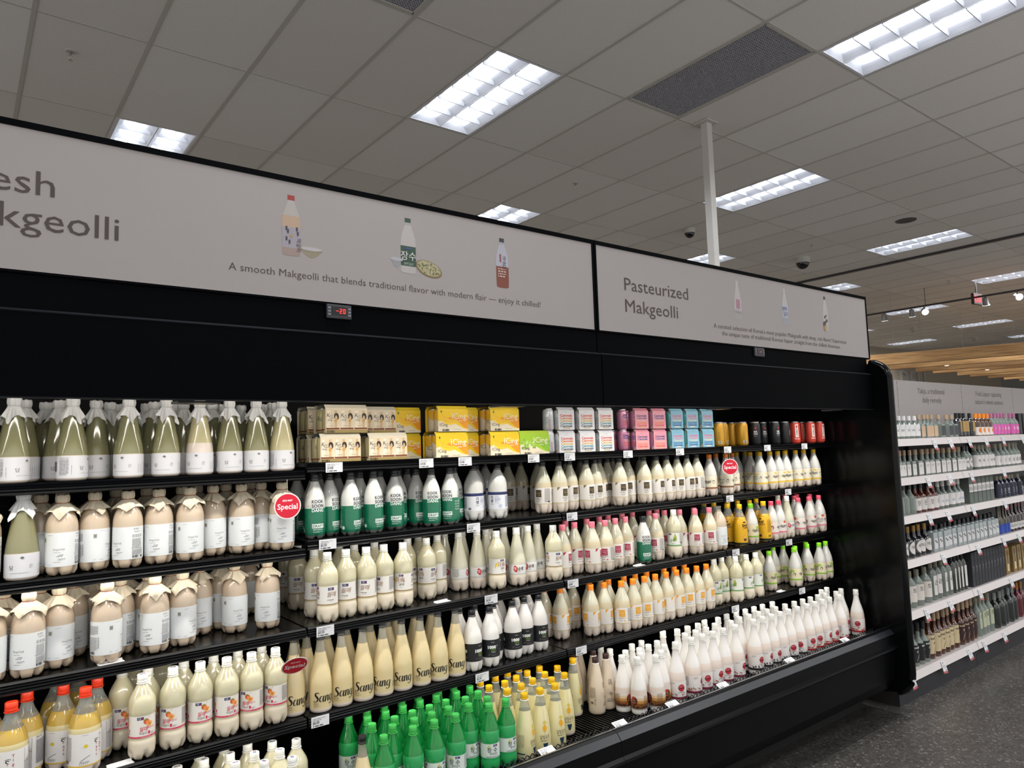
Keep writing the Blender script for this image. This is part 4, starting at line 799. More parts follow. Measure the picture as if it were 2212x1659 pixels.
def parts_of(k):
    """list of (part name, [mesh variants], child-of index or None)"""
    if k in PM: return PM[k]
    nm, desc, pk, mz, lob, cap, lab = KD[k]; P = smooth_prof(PR[pk]); out = []
    mzz = [(z, MM[m] if isinstance(m, str) else m) for z, m in mz]
    zt = [z for z, _ in mz if z < 1]                         # split rings at the colour lines
    rf = rf_of(P); P2 = sorted(set(P+[(z, rf(z)) for z in zt]))
    b = MB(); b.lathe(P2, None, 44, mz=mzz, lobes=5 if lob else 0, zl=lob or 0, amp=.36 if k != 'kook' else .12, rise=.010)
    out.append(('body', [b.mesh('body', True, 50)], None))
    g = G2(); lab(g); b = MB(); rl = PR[pk]; g.wrap(b, rf, rf(.085))
    pl = 'printing' if k in ('kook', 'sang', 'yuj', 'jpc') else 'label'; out.append((pl, [b.mesh(pl, True, 60)], None))
    if cap: z0, h, r, m, lg = cap; out.append(('cap', [capmesh(z0, h, r, m, lg, True if k not in ('yuj', 'jpc') else capw).mesh('cap', True, 40)], None))
    else:
        w = k[:3] == 'clr'; top, zs = (.255, .229) if w else (.250, .223)
        out.append(('paper_hood', [hood(s, P, top, zs, paperw if w else paperk, .062 if w else .058, .012 if w else .026).mesh('paper_hood', True, 35) for s in range(6)], None))
        b = MB(); b.tube([(.0168*cos(a), .0168*sin(a), zs+.0008*sin(3*a)) for a in [2*pi*i/20 for i in range(20)]], .0012, cordw if w else cord, 5, True); out.append(('cord', [b.mesh('cord', True)], 2))
    PM[k] = out; return out
ZS = dict(woo=.956, tan=.98, kook=.975, jip=.96, neu=.945, pnk=.945, org=.945, sang=.995, thou=.968, tig=.90, pea=.985, wol=.985, kor=.925, kba=.925, kmu=.93, kpe=.925, yel=.945)
def place(k, x, y, z, rz, label, group, seed=0):
    t = thing(KD[k][0], label, 'bottle', (x, y, z), rz, group); t.scale.z = ZS.get(k, 1); made = []
    for nm, ms, par in parts_of(k):
        o = link(nm, ms[seed % len(ms)], made[par] if par is not None else t); made.append(o)
        if k == 'woo' and nm == 'paper_hood' or k[:3] == 'clr' and nm == 'paper_hood': o.rotation_euler.z = seed*1.7
    return t
# positions of the bottles (millimetres along the case, millimetres behind the shelf edge)
ROWS=[
('S1L','clr',[(-2149,160),(-2089,62),(-2057,160),(-1993,260),(-1965,160),(-1939,62),(-1864,150),(-1814,228),(-1783,62),(-1776,312),(-1693,271),(-1687,179),(-1673,62),(-1598,270),(-1596,160),(-1567,62),(-1495,188),(-1469,62),(-1439,261),(-1377,62),(-1356,301),(-1287,151),(-1285,59),(-1285,243)]),
('S2L','woo',[(-2154,51),(-2031,270),(-2010,129),(-1962,50),(-1948,198),(-1873,77),(-1860,169),(-1790,230),(-1784,50),(-1703,196),(-1692,61),(-1603,142),(-1599,50),(-1537,208),(-1511,106),(-1448,177),(-1420,87),(-1347,222),(-1337,129),(-1289,50)]),
('S2L','clr',[(-2061,49)]),
('S3','woo',[(-2134,50),(-2096,169),(-2041,50),(-2004,178),(-1961,96),(-1911,206),(-1853,287),(-1839,50),(-1790,128),(-1753,237),(-1702,159),(-1700,66),(-1621,205),(-1610,93),(-1528,202),(-1445,242),(-1425,145),(-1317,122),(-1298,409)]),
('S4','tig',[(-2124,141),(-2076,49),(-2033,130),(-1949,245),(-1941,126),(-1892,49),(-1880,305),(-1850,130)]),
('S4','pea',[(-1773,170),(-1737,44),(-1720,300),(-1707,121),(-1646,56),(-1626,300),(-1596,129),(-1563,53),(-1502,124),(-1481,44),(-1420,126),(-1399,44),(-1337,124),(-1316,44)]),
('S4','sang',[(-1239,75),(-1185,208),(-1171,126),(-1151,45),(-1068,49),(-1062,200),(-984,45),(-979,200),(-900,45),(-886,180),(-817,45),(-797,200),(-733,45),(-702,303),(-650,45),(-640,247),(-566,45),(-556,250)]),
('D','wol',[(-1622,95),(-1539,95),(-1532,177),(-1467,-3),(-1458,85),(-1450,178),(-1392,35),(-1391,-57),(-1386,126),(-1318,-1),(-1314,85),(-1309,-91),(-1242,46)]),
('S2','kook',[(-1162,59),(-1162,234),(-1125,165),(-1087,97),(-1064,250),(-1023,51),(-986,250),(-952,118),(-931,42),(-904,250),(-848,148),(-822,74),(-767,143),(-690,130),(-665,250),(-662,52),(-571,53),(-495,135)]),
('S2','jip',[(-426,88),(-366,154),(-313,65),(-159,375)]),
('S2','neu',[(-74,301),(-47,68),(11,305),(35,45),(67,242),(135,81),(212,47),(265,250),(293,70),(366,113),(409,300),(442,45),(447,136),(563,102),(602,250),(625,45),(711,250),(723,45),(807,45),(821,253),(884,197),(891,45),(976,45),(980,200),(1060,45),(1081,200)]),
('S2','kor',[(1187,55),(1327,45),(1377,150),(1495,120)]),
('S2','kba',[(1668,44),(1669,209),(1697,131),(1777,44),(1780,130),(1828,260),(1863,44),(1945,44),(2065,44),(2162,44),(2208,200),(2280,44)]),
('S3','wol',[(-1124,162),(-1122,44),(-1122,335),(-1101,500),(-1055,280),(-1036,70),(-971,274),(-954,65),(-942,196),(-872,78),(-850,200),(-790,71),(-703,186),(-650,123),(-603,270),(-566,172),(-318,79),(-16,44)]),
('S3','soon',[(-477,254),(-458,169),(-400,227),(-373,149),(-300,184),(-230,250),(-216,160),(-209,74),(-129,92),(-51,119),(-36,250),(1929,44),(2048,180)]),
('S3','pnk',[(63,70),(173,104),(190,187),(234,45),(319,170),(323,45),(421,70),(438,200),(511,86),(533,231),(613,205),(727,73),(727,237),(829,207),(890,150),(919,229),(961,103),(1022,45),(1085,101),(1148,45)]),
('S3','kook',[(615,60)]),
('S3','gwo',[(851,54)]),
('S3','tan',[(1235,48)]),
('S3','yel',[(1426,127),(1430,44),(1464,249),(1474,331),(1521,189),(1637,200),(1673,44),(1719,170),(1834,200)]),
('S3','kmu',[(1542,44)]),
('S3','kpe',[(1755,44),(1837,44),(2059,44),(2189,44),(2208,160),(2284,280),(2307,44),(2336,216),(2390,154)]),
('S4','thou',[(-491,129),(-482,45),(-407,137),(-391,45),(-330,103),(-274,165),(-251,67),(-169,86),(-158,293),(-106,226),(-85,84),(-24,241)]),
('S4','org',[(72,230),(109,154),(202,239),(256,95),(284,257),(335,189),(340,88),(413,129),(419,45),(468,240),(503,45),(531,134),(588,45),(619,136),(672,45),(710,139),(757,45),(841,45),(841,131),(925,45),(925,130),(1010,45),(1010,130),(1094,45)]),
('S4','gwo',[(1212,81),(1294,89),(1362,44),(1467,44),(1470,166),(1561,44),(1684,240),(1823,200)]),
('S4','kmu',[(1763,85),(1965,184),(1976,44),(2045,164),(2050,82),(2177,73),(2250,123),(2273,44),(2356,46)]),
('D','jang',[(-1007,125),(-1000,-146),(-981,-19),(-961,59),(-930,-81),(-927,132),(-885,-14),(-882,-146),(-881,66),(-847,140),(-838,-79),(-804,-6),(-801,74),(-792,-146),(-766,147),(-758,-73),(-724,0),(-720,80),(-698,-146),(-686,153),(-678,-66),(-644,7),(-640,87),(-601,-92),(-590,150),(-568,-19),(-556,64),(-542,-146),(-510,156),(-501,-77),(-490,3),(-477,82),(-460,-146)]),
('D','sang',[(-1081,-144)]),
('D','yuj',[(-414,31),(-401,113),(-385,-57),(-364,-144),(-331,30),(-318,116),(-302,-47),(-281,-144),(-251,54),(-237,135),(-222,-24),(-198,-144),(-171,76),(-156,-73),(-155,157),(-128,5),(-89,89),(-73,-63),(-27,35),(103,76)]),
('D','jpc',[(184,154),(198,21),(256,196),(276,116),(279,33)]),
('D','che',[(313,-40),(342,-113),(349,73),(361,150),(385,3),(408,-72),(431,-147),(463,-16),(489,58),(504,-118),(541,-5),(570,68),(594,-62),(624,11)]),
('D','plu',[(582,-143),(701,37),(703,-143),(746,-69),(782,9),(790,-143),(832,-69),(867,10),(875,-143),(919,-69),(953,10),(963,-143),(1016,-52),(1043,37),(1066,-143),(1125,-76),(1134,14),(1236,32)]),
('D','blk',[(1229,-57),(1231,-143),(1315,-58),(1317,-143),(1321,28),(1402,-143),(1407,-58),(1407,28),(1488,-143),(1493,-58),(1493,28),(1574,-143),(1578,-58),(1578,28),(1666,-143),(1677,-58),(1679,27),(1776,-58)]),
('D','red',[(1768,-143),(1853,-143),(1867,-59),(1939,-143),(1953,-59),(2024,-143),(2038,-59),(2124,-56),(2138,-143),(2195,4),(2210,-86),(2283,16),(2309,-65),(2344,-143)]),
('S1','can',[(1273,45),(1413,115),(1503,43),(1503,112),(1559,190),(1636,45),(1812,104),(1841,41),(1959,45),(2077,45),(2261,44),(2276,111),(2377,45),(2396,115)]),
]
# ------------------------------------------------------------------ stocking the case
SN = {'S1': 'top shelf', 'S1L': 'top shelf', 'S2': 'second shelf', 'S2L': 'second shelf', 'S3': 'third shelf', 'S4': 'fourth shelf', 'D': 'bottom deck'}
GN = {'woo': 'kraft-hooded bottles', 'clr': 'white-hooded bottles', 'jang': 'green bottles'}
rnd = random.Random(21); cnt = 0
def bin_(s, y):
    e = (-.10, -.015, .07) if s == 'D' else (.10, .19, .27)
    return 0 if y < e[0] else 1 if y < e[1] else 2 if y < e[2] else 3
RN = ['front', 'second', 'third', 'rear']
def name_all(items):
    """items: (shelf, desc, x, y) -> label: counted from the end panel within its own kind and row"""
    d = {}
    for i, (s, ds, x, y) in enumerate(items): d.setdefault((SN[s], ds, bin_(s, y)), []).append((-x, i))
    out = [None]*len(items)
    for (s, ds, r), l in d.items():
        l.sort()
        for n, (_, i) in enumerate(l):
            out[i] = f'{ds} on {s}, {RN[r]} row' if len(l) == 1 else f'{ORD[n]} {ds} from the end panel, {RN[r]} row, {s}'
    return out
fr = sorted(x for s, k, l in ROWS if (s, k) == ('S1L', 'clr') for x, y in l if y < 100); ALT = {fr[-4]: 'clrs', fr[-1]: 'clrm'}
items = [(s, ALT.get(x, k) if (s, k) == ('S1L', 'clr') and y < 100 else k, x/1000, y/1000) for s, k, l in ROWS if k != 'can' for x, y in l]
labs = name_all([(s, KD[k][1], x, y) for s, k, x, y in items])
LW8 = {'sang': 15, 'kook': 25, 'thou': 14, 'org': 30, 'pnk': 30, 'neu': 30, 'clr': 40, 'woo': 40, 'pea': 30, 'wol': 38, 'jang': 40, 'yuj': 30}
for (s, k, x, y), lb in zip(items, labs):
    cnt += 1; rz = math.radians(rnd.gauss(-34 if k == 'sang' else -10, LW8.get(k, 34)))
    place(k, x, y, SH[s]+.0006, rz, lb, f'{KD[k][1]} row, {SN[s]}'.replace(' row,', 's on the').replace('ss on', 's on'), cnt)

# multipacks of cans on the top shelf
silver = M('can end aluminium', '#b9bbbe', .25, metal=.9); card_in = M('grey card', '#8d8372', .8)
def can_mesh(body, r=.0265, h=.106, bands=None, g=None):
    b = MB(); pr = [(0, r*.72), (.004, r*.86), (.010, r), (h-.018, r), (h-.006, r*.84)]
    b.lathe(pr, body, 24, capt=False)
    if g: g.wrap(b, lambda z: r, r, dx=.006, dz=.2)
    return b.mesh('can_body', True, 40)
def lid_mesh(r=.0265, h=.106):
    b = MB(); b.lathe([(h-.0075, r*.83), (h-.006, r*.86), (h-.001, r*.86), (h, r*.83), (h-.003, r*.78)], silver, 24, capb=False); return b.mesh('can_end', True, 40)
LID = lid_mesh()
def wave(x0, x1, za, zb, top, bot, n=14):
    return [(x0, top)] + [(x0+(x1-x0)*i/n, za+(zb-za)*i/n+.012*sin(pi*1.6*i/n)) for i in range(n+1)] + [(x1, top)]
def pack(lab, desc_grp, x0, x1, y, z, nx, card, draw, can_m, can_g, top_col, h=.109, open_side=True):
    w = x1-x0; n2 = 2; r = min(w/nx/2-.0006, .0275); dp = 4*r+.004
    t = thing('can_multipack', lab, 'can pack', (x0, y, z), 0, desc_grp)
    b = MB(); cm = M('card '+card, card, .4, coat=.3)
    s = .016                                        # sloping top shoulders of the carton
    pf = [(0, .0008), (0, h-s), (s*.8, h-.0015), (dp-s*.8, h-.0015), (dp, h-s), (dp, .0008)]
    for (ya, za), (yb, zb) in zip(pf, pf[1:]): b.add([(0, ya, za), (w, ya, za), (w, yb, zb), (0, yb, zb)], [(0, 1, 2, 3)], cm if not top_col or za < h-s-.001 else M('card '+top_col, top_col, .4, coat=.3))
    b.add([(0, 0, .0008), (w, 0, .0008), (w, dp, .0008), (0, dp, .0008)], [(3, 2, 1, 0)], card_in)
    for xs, sg in ((0, -1), (w, 1)):                # folded corner gussets
        b.add([(xs, 0, h-s), (xs, s*.8, h-.0015), (xs-sg*.010, s*1.6, h-.02), (xs-sg*.004, .004, h-.036)], [(0, 1, 2, 3)], M('white card edge', '#cfc8b6', .7))
        b.add([(xs, 0, .001), (xs, .022, .001), (xs-sg*.004, .003, .026)], [(0, 1, 2)], M('white card edge', '#cfc8b6', .7))
    g = G2(); draw(g, w, h-s); g.put(b, lambda a, c, o: (a, -o, c), .0003, .0002)
    b.build('carton', t)
    for i in range(nx):
        for j in range(n2):
            o = link('can', can_g, t); o.location = (r+i*(w-2*r)/max(1, nx-1), .002+r+j*(2*r+.0005), .001); k = r/.0265; o.scale = (k, k, (h-.012)/.106); o.rotation_euler.z = rnd.uniform(-.8, .8)
            link('can_end', LID, o)
    return t
CREAM = '#d9c9a0'
def d_kook(g, w, h):
    g.rect(.001, .012, w-.001, h, '#e8dcc4', 0); cw = w/3
    for i in range(3):
        c = cw*(i+.5); g.rect(c-cw*.47, .014, c+cw*.47, h-.003, '#e3d3b4', 1); g.rect(c-cw*.40, .018, c-cw*.16, h-.008, '#efe4d0', 2); g.rect(c+cw*.12, .018, c+cw*.30, h-.008, '#d2b48c', 2); g.rect(c-cw*.47, .013, c+cw*.47, .0195, '#7c4524', 3)
        g.text('K', c-cw*.30, .060, .015, '#2a1f16', 4, shear=.2); g.text('ook', c-cw*.12, .062, .006, '#2a1f16', 4); g.text('Soon', c-cw*.10, .054, .006, '#2a1f16', 4); g.text('dang', c-cw*.2, .046, .007, '#2a1f16', 4, shear=.2)
        g.stroke([(c+cw*.12, .055, .002), (c+cw*.16, .068, .007), (c+cw*.3, .070, .009), (c+cw*.38, .058, .006), (c+cw*.30, .050, .002)], '#33231c', 4); g.ell(c+cw*.2, .046, .006, .005, '#d9a04a', 4); g.lines(c-cw*.3, .026, cw*.6, 1, .003, '#8a6a40', lay=4)
    g.rect(0, 0, w, .012, '#a08a52', 1); g.bars(.006, .001, .030, .0095, lay=2)
def d_icing(c1, c2, grape):
    def f(g, w, h):
        g.rect(0, 0, w, h, '#ece0c4', 0); g.poly(wave(0, w, .042, .020, h, 0), c1, 1); g.poly(wave(w*.35, w, .044, .022, .060, 0), c2, 2)
        if not grape:
            for k in range(4): g.stroke([(w*.10, .080-.004*k, .002), (w*.16, .062-.006*k, .009), (w*.34, .044-.005*k+.004, .011), (w*.52, .036-.002*k+.004, .008), (w*.62, .036-.001*k, .002)], ('#f0b81c', '#f5cc3c')[k % 2], 3)
            g.ell(w*.11, .083, .004, .006, '#5d7a2a', 4, 8)
        else:
            rn = random.Random(3)
            for k in range(34): x = rn.uniform(.01, w*.5); zz = rn.uniform(.030, .075-.3*x); g.ell(x, zz, .0062, .0062, rn.choice(('#7fae2a', '#9cc83e', '#b4d85c')), 3, 12); g.ell(x-.002, zz+.002, .0015, .0015, '#e2f0b4', 4, 6)
        g.text('ICing', w*.70, .052, .026, '#f4ecd8', 5, w=w*.48); g.text('ICing', w*.18, .022, .013, '#3c362c', 5, w=w*.26); g.lines(w*.64, .042, w*.2, 1, .004, '#f4ecd8', lay=5, th=.0028); g.bars(w*.14, .001, w*.22, .009, lay=5); g.lines(w*.5, .008, w*.4, 1, .003, '#8a8069', lay=5)
    return f
def d_can(bg, cols):
    def f(g, w, h):
        g.rect(0, 0, w, h, bg, 0)
        for k, c in enumerate(cols): g.text('Canmak', w*.5, h-.030-k*.0125, .0105, c, 1, w=w*.78, bold=.035)
        g.rect(w*.28, .006, w*.72, .011, '#c9b27c' if bg[1] > 'c' else '#e8dcc0', 1); g.lines(w*.3, h-.008, w*.4, 1, .002, '#8a8a90')
    return f
def canG(body, ops=None, **k):
    g = G2()
    if ops: ops(g)
    return can_mesh(M('can '+body, body, .3, metal=.15, coat=.4), g=g if ops else None, **k)
cKook = canG('#cfc394', lambda g: (g.text('국순당', .002, .052, .016, '#241c14', 1, w=.036, bold=.01), g.stroke([(.02, .05, .001), (.024, .066, .003), (.030, .060, .002)], '#33231c', 1), g.rect(-.083, .010, .083, .016, '#7c4524', 0)))
cIc = canG('#d8cdb4', lambda g: (g.poly([(-.083, .1)] + [(-.083+.166*i/16, .062+.012*sin(i*.8)) for i in range(17)] + [(.083, .1)], '#e0ac1e', 0), g.text('ICing', 0, .036, .018, '#3c362c', 1, w=.044)))
cWh = canG('#cfd2d6', lambda g: (g.text('CANMAK', 0, .03, .012, '#a8564a', 1, w=.05, rot=pi/2), g.lines(-.04, .06, .03, 6, .006, '#7d9aa2', seed=2), g.bars(.04, .03, .014, .02)))
cPk = canG('#c57f9f', lambda g: [g.text('Canmak', 0, .072-k*.012, .010, c, 1, w=.044, bold=.03) for k, c in enumerate(('#283a78', '#46508c', '#c99a90', '#d8605a', '#d8605a'))])
cBl = canG('#5fb6b6', lambda g: (g.bars(.02, .04, .012, .018), g.text('CANMAK', -.02, .03, .010, '#c84a54', 1, w=.04, rot=pi/2)))
CW = d_can('#e2e2e4', ('#cf4b3c', '#df7a3c', '#d8b04a', '#3f9098', '#1e4c66')); CP = d_can('#e39aa8', ('#2c3f7c', '#3d5a86', '#e0b0a0', '#e8884e', '#dd4f3c')); CB = d_can('#7fb4cc', ('#e0647c', '#e08a96', '#d8d4b4', '#2a6aa4', '#1d3f86'))
Z1 = 1.6675; H = .109
for x0, x1, y, lv, lb in ((-1.155, -.992, .02, 0, 'cream six-pack of cans on top shelf, lower tier by the shelf step'), (-.958, -.790, .02, 0, 'cream six-pack of cans, lower tier, next to the yellow packs'), (-1.133, -.962, .022, 1, 'cream six-pack of cans stacked on top tier, close to the tapered bottles'), (-.945, -.79, .11, 1, 'cream six-pack of cans set back on the top tier'),
                        (-1.155, -.992, .145, 0, 'cream six-pack of cans in shadow behind the lower cream pack'), (-1.15, -.99, .15, 1, 'cream six-pack of cans in shadow behind the upper cream pack')):
    pack(lb, 'cream can packs', x0, x1, y, Z1+lv*H, 3, CREAM, d_kook, None, cKook, '#e3dac4')
for x0, x1, y, lv, lb, gr in ((-.654, -.496, .02, 0, 'yellow banana pack of cans, lower tier, beside the cream packs', 0), (-.641, -.492, .022, 1, 'yellow banana pack of cans, upper tier, beside the cream packs', 0), (-.377, -.215, .02, 0, 'yellow banana pack of cans, lower tier, touching the green pack', 0), (-.372, -.212, .022, 1, 'yellow banana pack of cans, upper tier, above beside the green pack', 0), (-.2125, -.040, .02, 0, 'green grape pack of cans on the top shelf', 1)):
    pack(lb, 'fruit can packs', x0, x1, y, Z1+lv*H, 3, '#e9c22a' if not gr else '#9ec63a', d_icing('#f0c818' if not gr else '#a3cc2c', '#ee9a1c' if not gr else '#86b82a', gr), None, cIc, '#f2d43c' if not gr else '#b6d44a')
for x0, y, lv, lb in ((-.775, .14, 1, 'yellow banana pack of cans pushed back on the upper tier'), (-.775, .14, 0, 'yellow banana pack of cans pushed back on the lower tier'), (-.488, .10, 0, 'yellow banana pack of cans set back between lower yellow packs'), (-.488, .10, 1, 'yellow banana pack of cans set back between upper yellow packs')):
    pack(lb, 'fruit can packs', x0, x0+.105 if x0 > -.5 else x0+.12, y, Z1+lv*H, 2, '#e9c22a', lambda g, w, h: d_icing('#f0c818', '#ee9a1c', 0)(g, w, h), None, cIc, '#f2d43c')
b = None
pack('dusky pink pack of cans glimpsed behind, beyond the cream packs', 'fruit can packs', -.77, -.66, .30, Z1+H, 2, '#b8708c', lambda g, w, h: (g.rect(0, 0, w, h, '#b8708c', 0), g.text('ICing', w*.6, .04, .026, '#e6cfd8', 1, w=w*.7)), None, cPk, '#a8607c')
for cols, xs, nm, cm, bg, tc in ((CW, ((.022, 'first'), (.156, 'second'), (.286, 'third')), 'white', cWh, '#e2e2e4', '#dcdde2'), (CP, ((.549, 'first'), (.686, 'second')), 'pink', cPk, '#e39aa8', '#dc8ea0'), (CB, ((.831, 'first'), (.962, 'second'), (1.096, 'third')), 'blue', cBl, '#7fb4cc', '#8cc0d4')):
    for x, o in xs:
        for lv in (0, 1): pack(f'{o} {nm} can carton from the sign joint, {"upper" if lv else "lower"} tier of top shelf', f'{nm} can cartons', x, x+.102, .02, Z1+lv*H, 2, bg, cols, None, cm, tc)
# loose cans
def can(lab, x, y, z, me, grp, rz, r=.0265, h=.106, lid=LID, sc=1):
    t = thing('beverage_can', lab, 'can', (x, y, z), rz, grp); t.scale.z = 1.24 if r > .03 else 1; o = link('can_body', me, t); l = link('can_end', lid, t); o.scale = l.scale = (sc, sc, 1); return t
for i, (x, y, me, lb) in enumerate(((.493, .06, cPk, 'loose pink can, lower tier, beside the white cartons'), (.493, .125, cPk, 'loose pink can behind the lower loose pink can'), (-.012, .055, cWh, 'loose white can beside the green grape pack'), (-.012, .115, cWh, 'loose white can behind the one by the green pack'))):
    can(lb, x, y, Z1, me, 'loose small cans', rnd.uniform(-.5, .5))
can('loose pink can, upper tier, beside the white cartons', .493, .06, Z1+.1062, cPk, 'loose small cans', .2); can('loose white can on the upper tier beside the white cartons', -.012, .055, Z1+.1062, cWh, 'loose small cans', -.2)
cGo = can_mesh(M('can gold', '#c8972e', .35, metal=.3, noise=.12, scale=160), .0335, .115, g=(lambda g: (g.lines(-.012, .030, .06, 1, .004, '#6d541c', vert=True), g.lines(-.005, .030, .06, 1, .004, '#8a6c28', vert=True), g.rect(-.014, .012, .006, .026, '#e8e2d0', 1), g.bars(-.012, .0125, .016, .013, lay=2), g)[-1])(G2()))
cBk = can_mesh(M('can black', '#1d1d20', .4, metal=.2), .0335, .115, g=(lambda g: (g.rect(-.004, .078, .006, .088, '#a82c3a', 1), g.text('MILK', 0, .062, .008, '#d8d8d8', 1, w=.020, bold=.03), g.text('STOUT', 0, .051, .008, '#d8d8d8', 1, w=.024, bold=.03), g.lines(-.010, .045, .02, 2, .003, '#8a8a8a'), g.rect(.050, .010, .068, .030, '#dcdcdc', 1), g.bars(.052, .011, .014, .018, lay=2), g.lines(.050, .035, .055, 5, .0035, '#7c7c80', vert=True), g)[-1])(G2()))
cRd = can_mesh(M('can red', '#d84a3c', .4, metal=.2), .0335, .115, g=(lambda g: (g.rect(-.010, .034, .010, .100, '#ece4e0', 1), g.rect(-.005, .082, .005, .094, '#c8443c', 2), g.text('WATERMELON', .004, .040, .008, '#2c2626', 2, al='l', rot=pi/2, w=.038, bold=.02), g.text('SEOUL', 0, .022, .008, '#f0dcd8', 1, w=.03, bold=.02), [g.ell(.016+(k % 5)*.010, .030+(k//5)*.014+(k % 2)*.006, .0011, .0022, '#8e1f1c', 1, 6) for k in range(25)], g.rect(.070, .010, .084, .026, '#e8e0dc', 1), g)[-1])(G2()))
LID2 = lid_mesh(.0335, .115)
cans = sorted([(x/1000, y/1000) for s, k, l in ROWS if k == 'can' for x, y in l])
kinds = [('gold', cGo)]*5 + [('black', cBk)]*4 + [('red', cRd)]*5
tot = {'gold': 5, 'black': 4, 'red': 5}; seen = {}
for (x, y), (nm, me) in list(zip(cans, kinds))[::-1]:
    seen[nm] = seen.get(nm, 0)+1
    can(f'{ORD[seen[nm]-1]} {nm} can from the end panel on the top shelf', x, y, Z1, me, 'tall cans by the end panel', rnd.uniform(-.9, .6), r=.0335, lid=LID2)

# price tags
tagw = M('price tag paper', '#dfe0e2', .5)
def price_tag(x, y, z, price, lab, tilt=0, w=.066, h=.036, flat=False):
    b = MB(); b.box(-w/2, -.0014, -h/2, w/2, 0, h/2, tagw)
    g = G2(); g.text(price, -w*.42, -h*.18, h*.26, '#2b2c33', 1, al='l', w=w*.36, bold=.02); g.lines(-w*.42, h*.28, w*.7, 2, h*.15, '#8a8c92'); g.lines(-w*.42, -h*.40, w*.82, 1, h*.1, '#2b2c33', th=h*.09)
    g.put(b, lambda a, c, o: (a, -.0014-o, c), .0003); o = b.build('price_tag'); o.location = (x, y, z); o.rotation_euler = (tilt, 0, 0)
    return tag(o, lab, 'price tag', 'price tags on the chilled cases')
TG = {'S1': ((-1.114, '$14.00'), (-.72, '$14.00'), (-.532, '$14.00'), (-.16, '$14.00'), (.059, '$11.50'), (.454, '$11.50'), (.857, '$11.50'), (1.278, '$4.50'), (1.675, '$4.50'), (2.089, '$4.50')), 'S2': ((-1.142, '$3.50'), (-.498, '$4.20'), (.059, '$4.00'), (1.273, '$4.00'), (1.869, '$4.00')),
      'S3': ((-1.154, '$3.50'), (-.418, '$4.00'), (.049, '$4.00'), (1.3, '$4.00'), (1.843, '$4.00')), 'S4': ((-1.176, '$6.00'), (-.475, '$5.50'), (.084, '$4.00'), (1.265, '$4.00'), (1.952, '$4.00'))}
for s, l in TG.items():
    for n, (x, p) in enumerate(l[::-1]): price_tag(x, -.0085, SH[s]-.018, p, f'white price tag, {ORD[n]} from the end panel on the {SN[s]} edge')
for n, (x, p) in enumerate(((2.006, '$8.00'), (1.414, '$8.00'), (.818, '$8.00'), (.436, '$8.00'), (.088, '$7.50'), (-.327, '$7.50'))):
    o = price_tag(x, -.238, .4925, p, f'white price card lying on the bumper, {ORD[n]} from the end panel', -math.radians(64), .075, .046); 
for x, z, lb in ((-1.83, SH['S3'], 'bare white label strip lying on the third shelf by kraft-hooded bottles'), (-.64, SH['S3'], 'bare white label strip lying on the third shelf before the cone-shouldered bottles'), (.53, SH['S3'], 'bare white label strip lying beside the lone green draft bottle'), (1.77, SH['S4'], 'folded white paper lying on the fourth shelf before lime-capped bottles'), (-1.80, SH['S4'], 'bare white label strip lying on the fourth shelf by peach bottles')):
    b = MB(); b.prism([(-.014, 0), (.014, 0), (.016, .006), (.013, .006), (.011, .0015), (-.014, .0015)], -.035, .035, tagw); o = b.build('label_strip'); o.location = (x, .020, z+.0003); o.rotation_euler.z = .12; tag(o, lb, 'label strip', 'loose label strips')
# round special markers
def special(x, y, z, rx, rz, lab, dark=False):
    t = thing('special_marker', lab, 'shelf marker', (x, y, z), 0, 'round special markers'); t.rotation_euler = (rx, 0, rz)
    b = MB(); b.lathe([(-.0006, .0455), (.0006, .0455)], M('marker rim', '#e8dcda', .5), 40); o = b.build('rim', t); o.rotation_euler = (pi/2, 0, 0)
    g = G2(); g.ell(0, 0, .0415, .0415, '#c8102e', 0, 40); g.text('Special', 0, -.011, .0195, '#f4eeee', 1, w=.068, bold=.015); g.text('MEGA MART', 0, .016, .006, '#f4eeee', 1, w=.034, shear=.25, bold=.03)
    b = MB(); g.put(b, lambda a, c, o: (a, -.0006-o, c), .0004); b.build('face', t)
    b = MB(); b.tube([(0, .001, .03), (0, .004, .062), (0, .012, .092)], .0016, clearp, 6); b.build('stem', t)
special(-1.298, -.03, 1.522, 0, -.25, 'round red special marker hanging before the hooded bottles of the second shelf')
special(-1.275, -.03, .975, .72, -.1, 'tilted round red special marker above the cream glass bottles')
special(1.262, -.03, 1.552, 0, -.72, 'round red special marker before the brown-banded bottles')

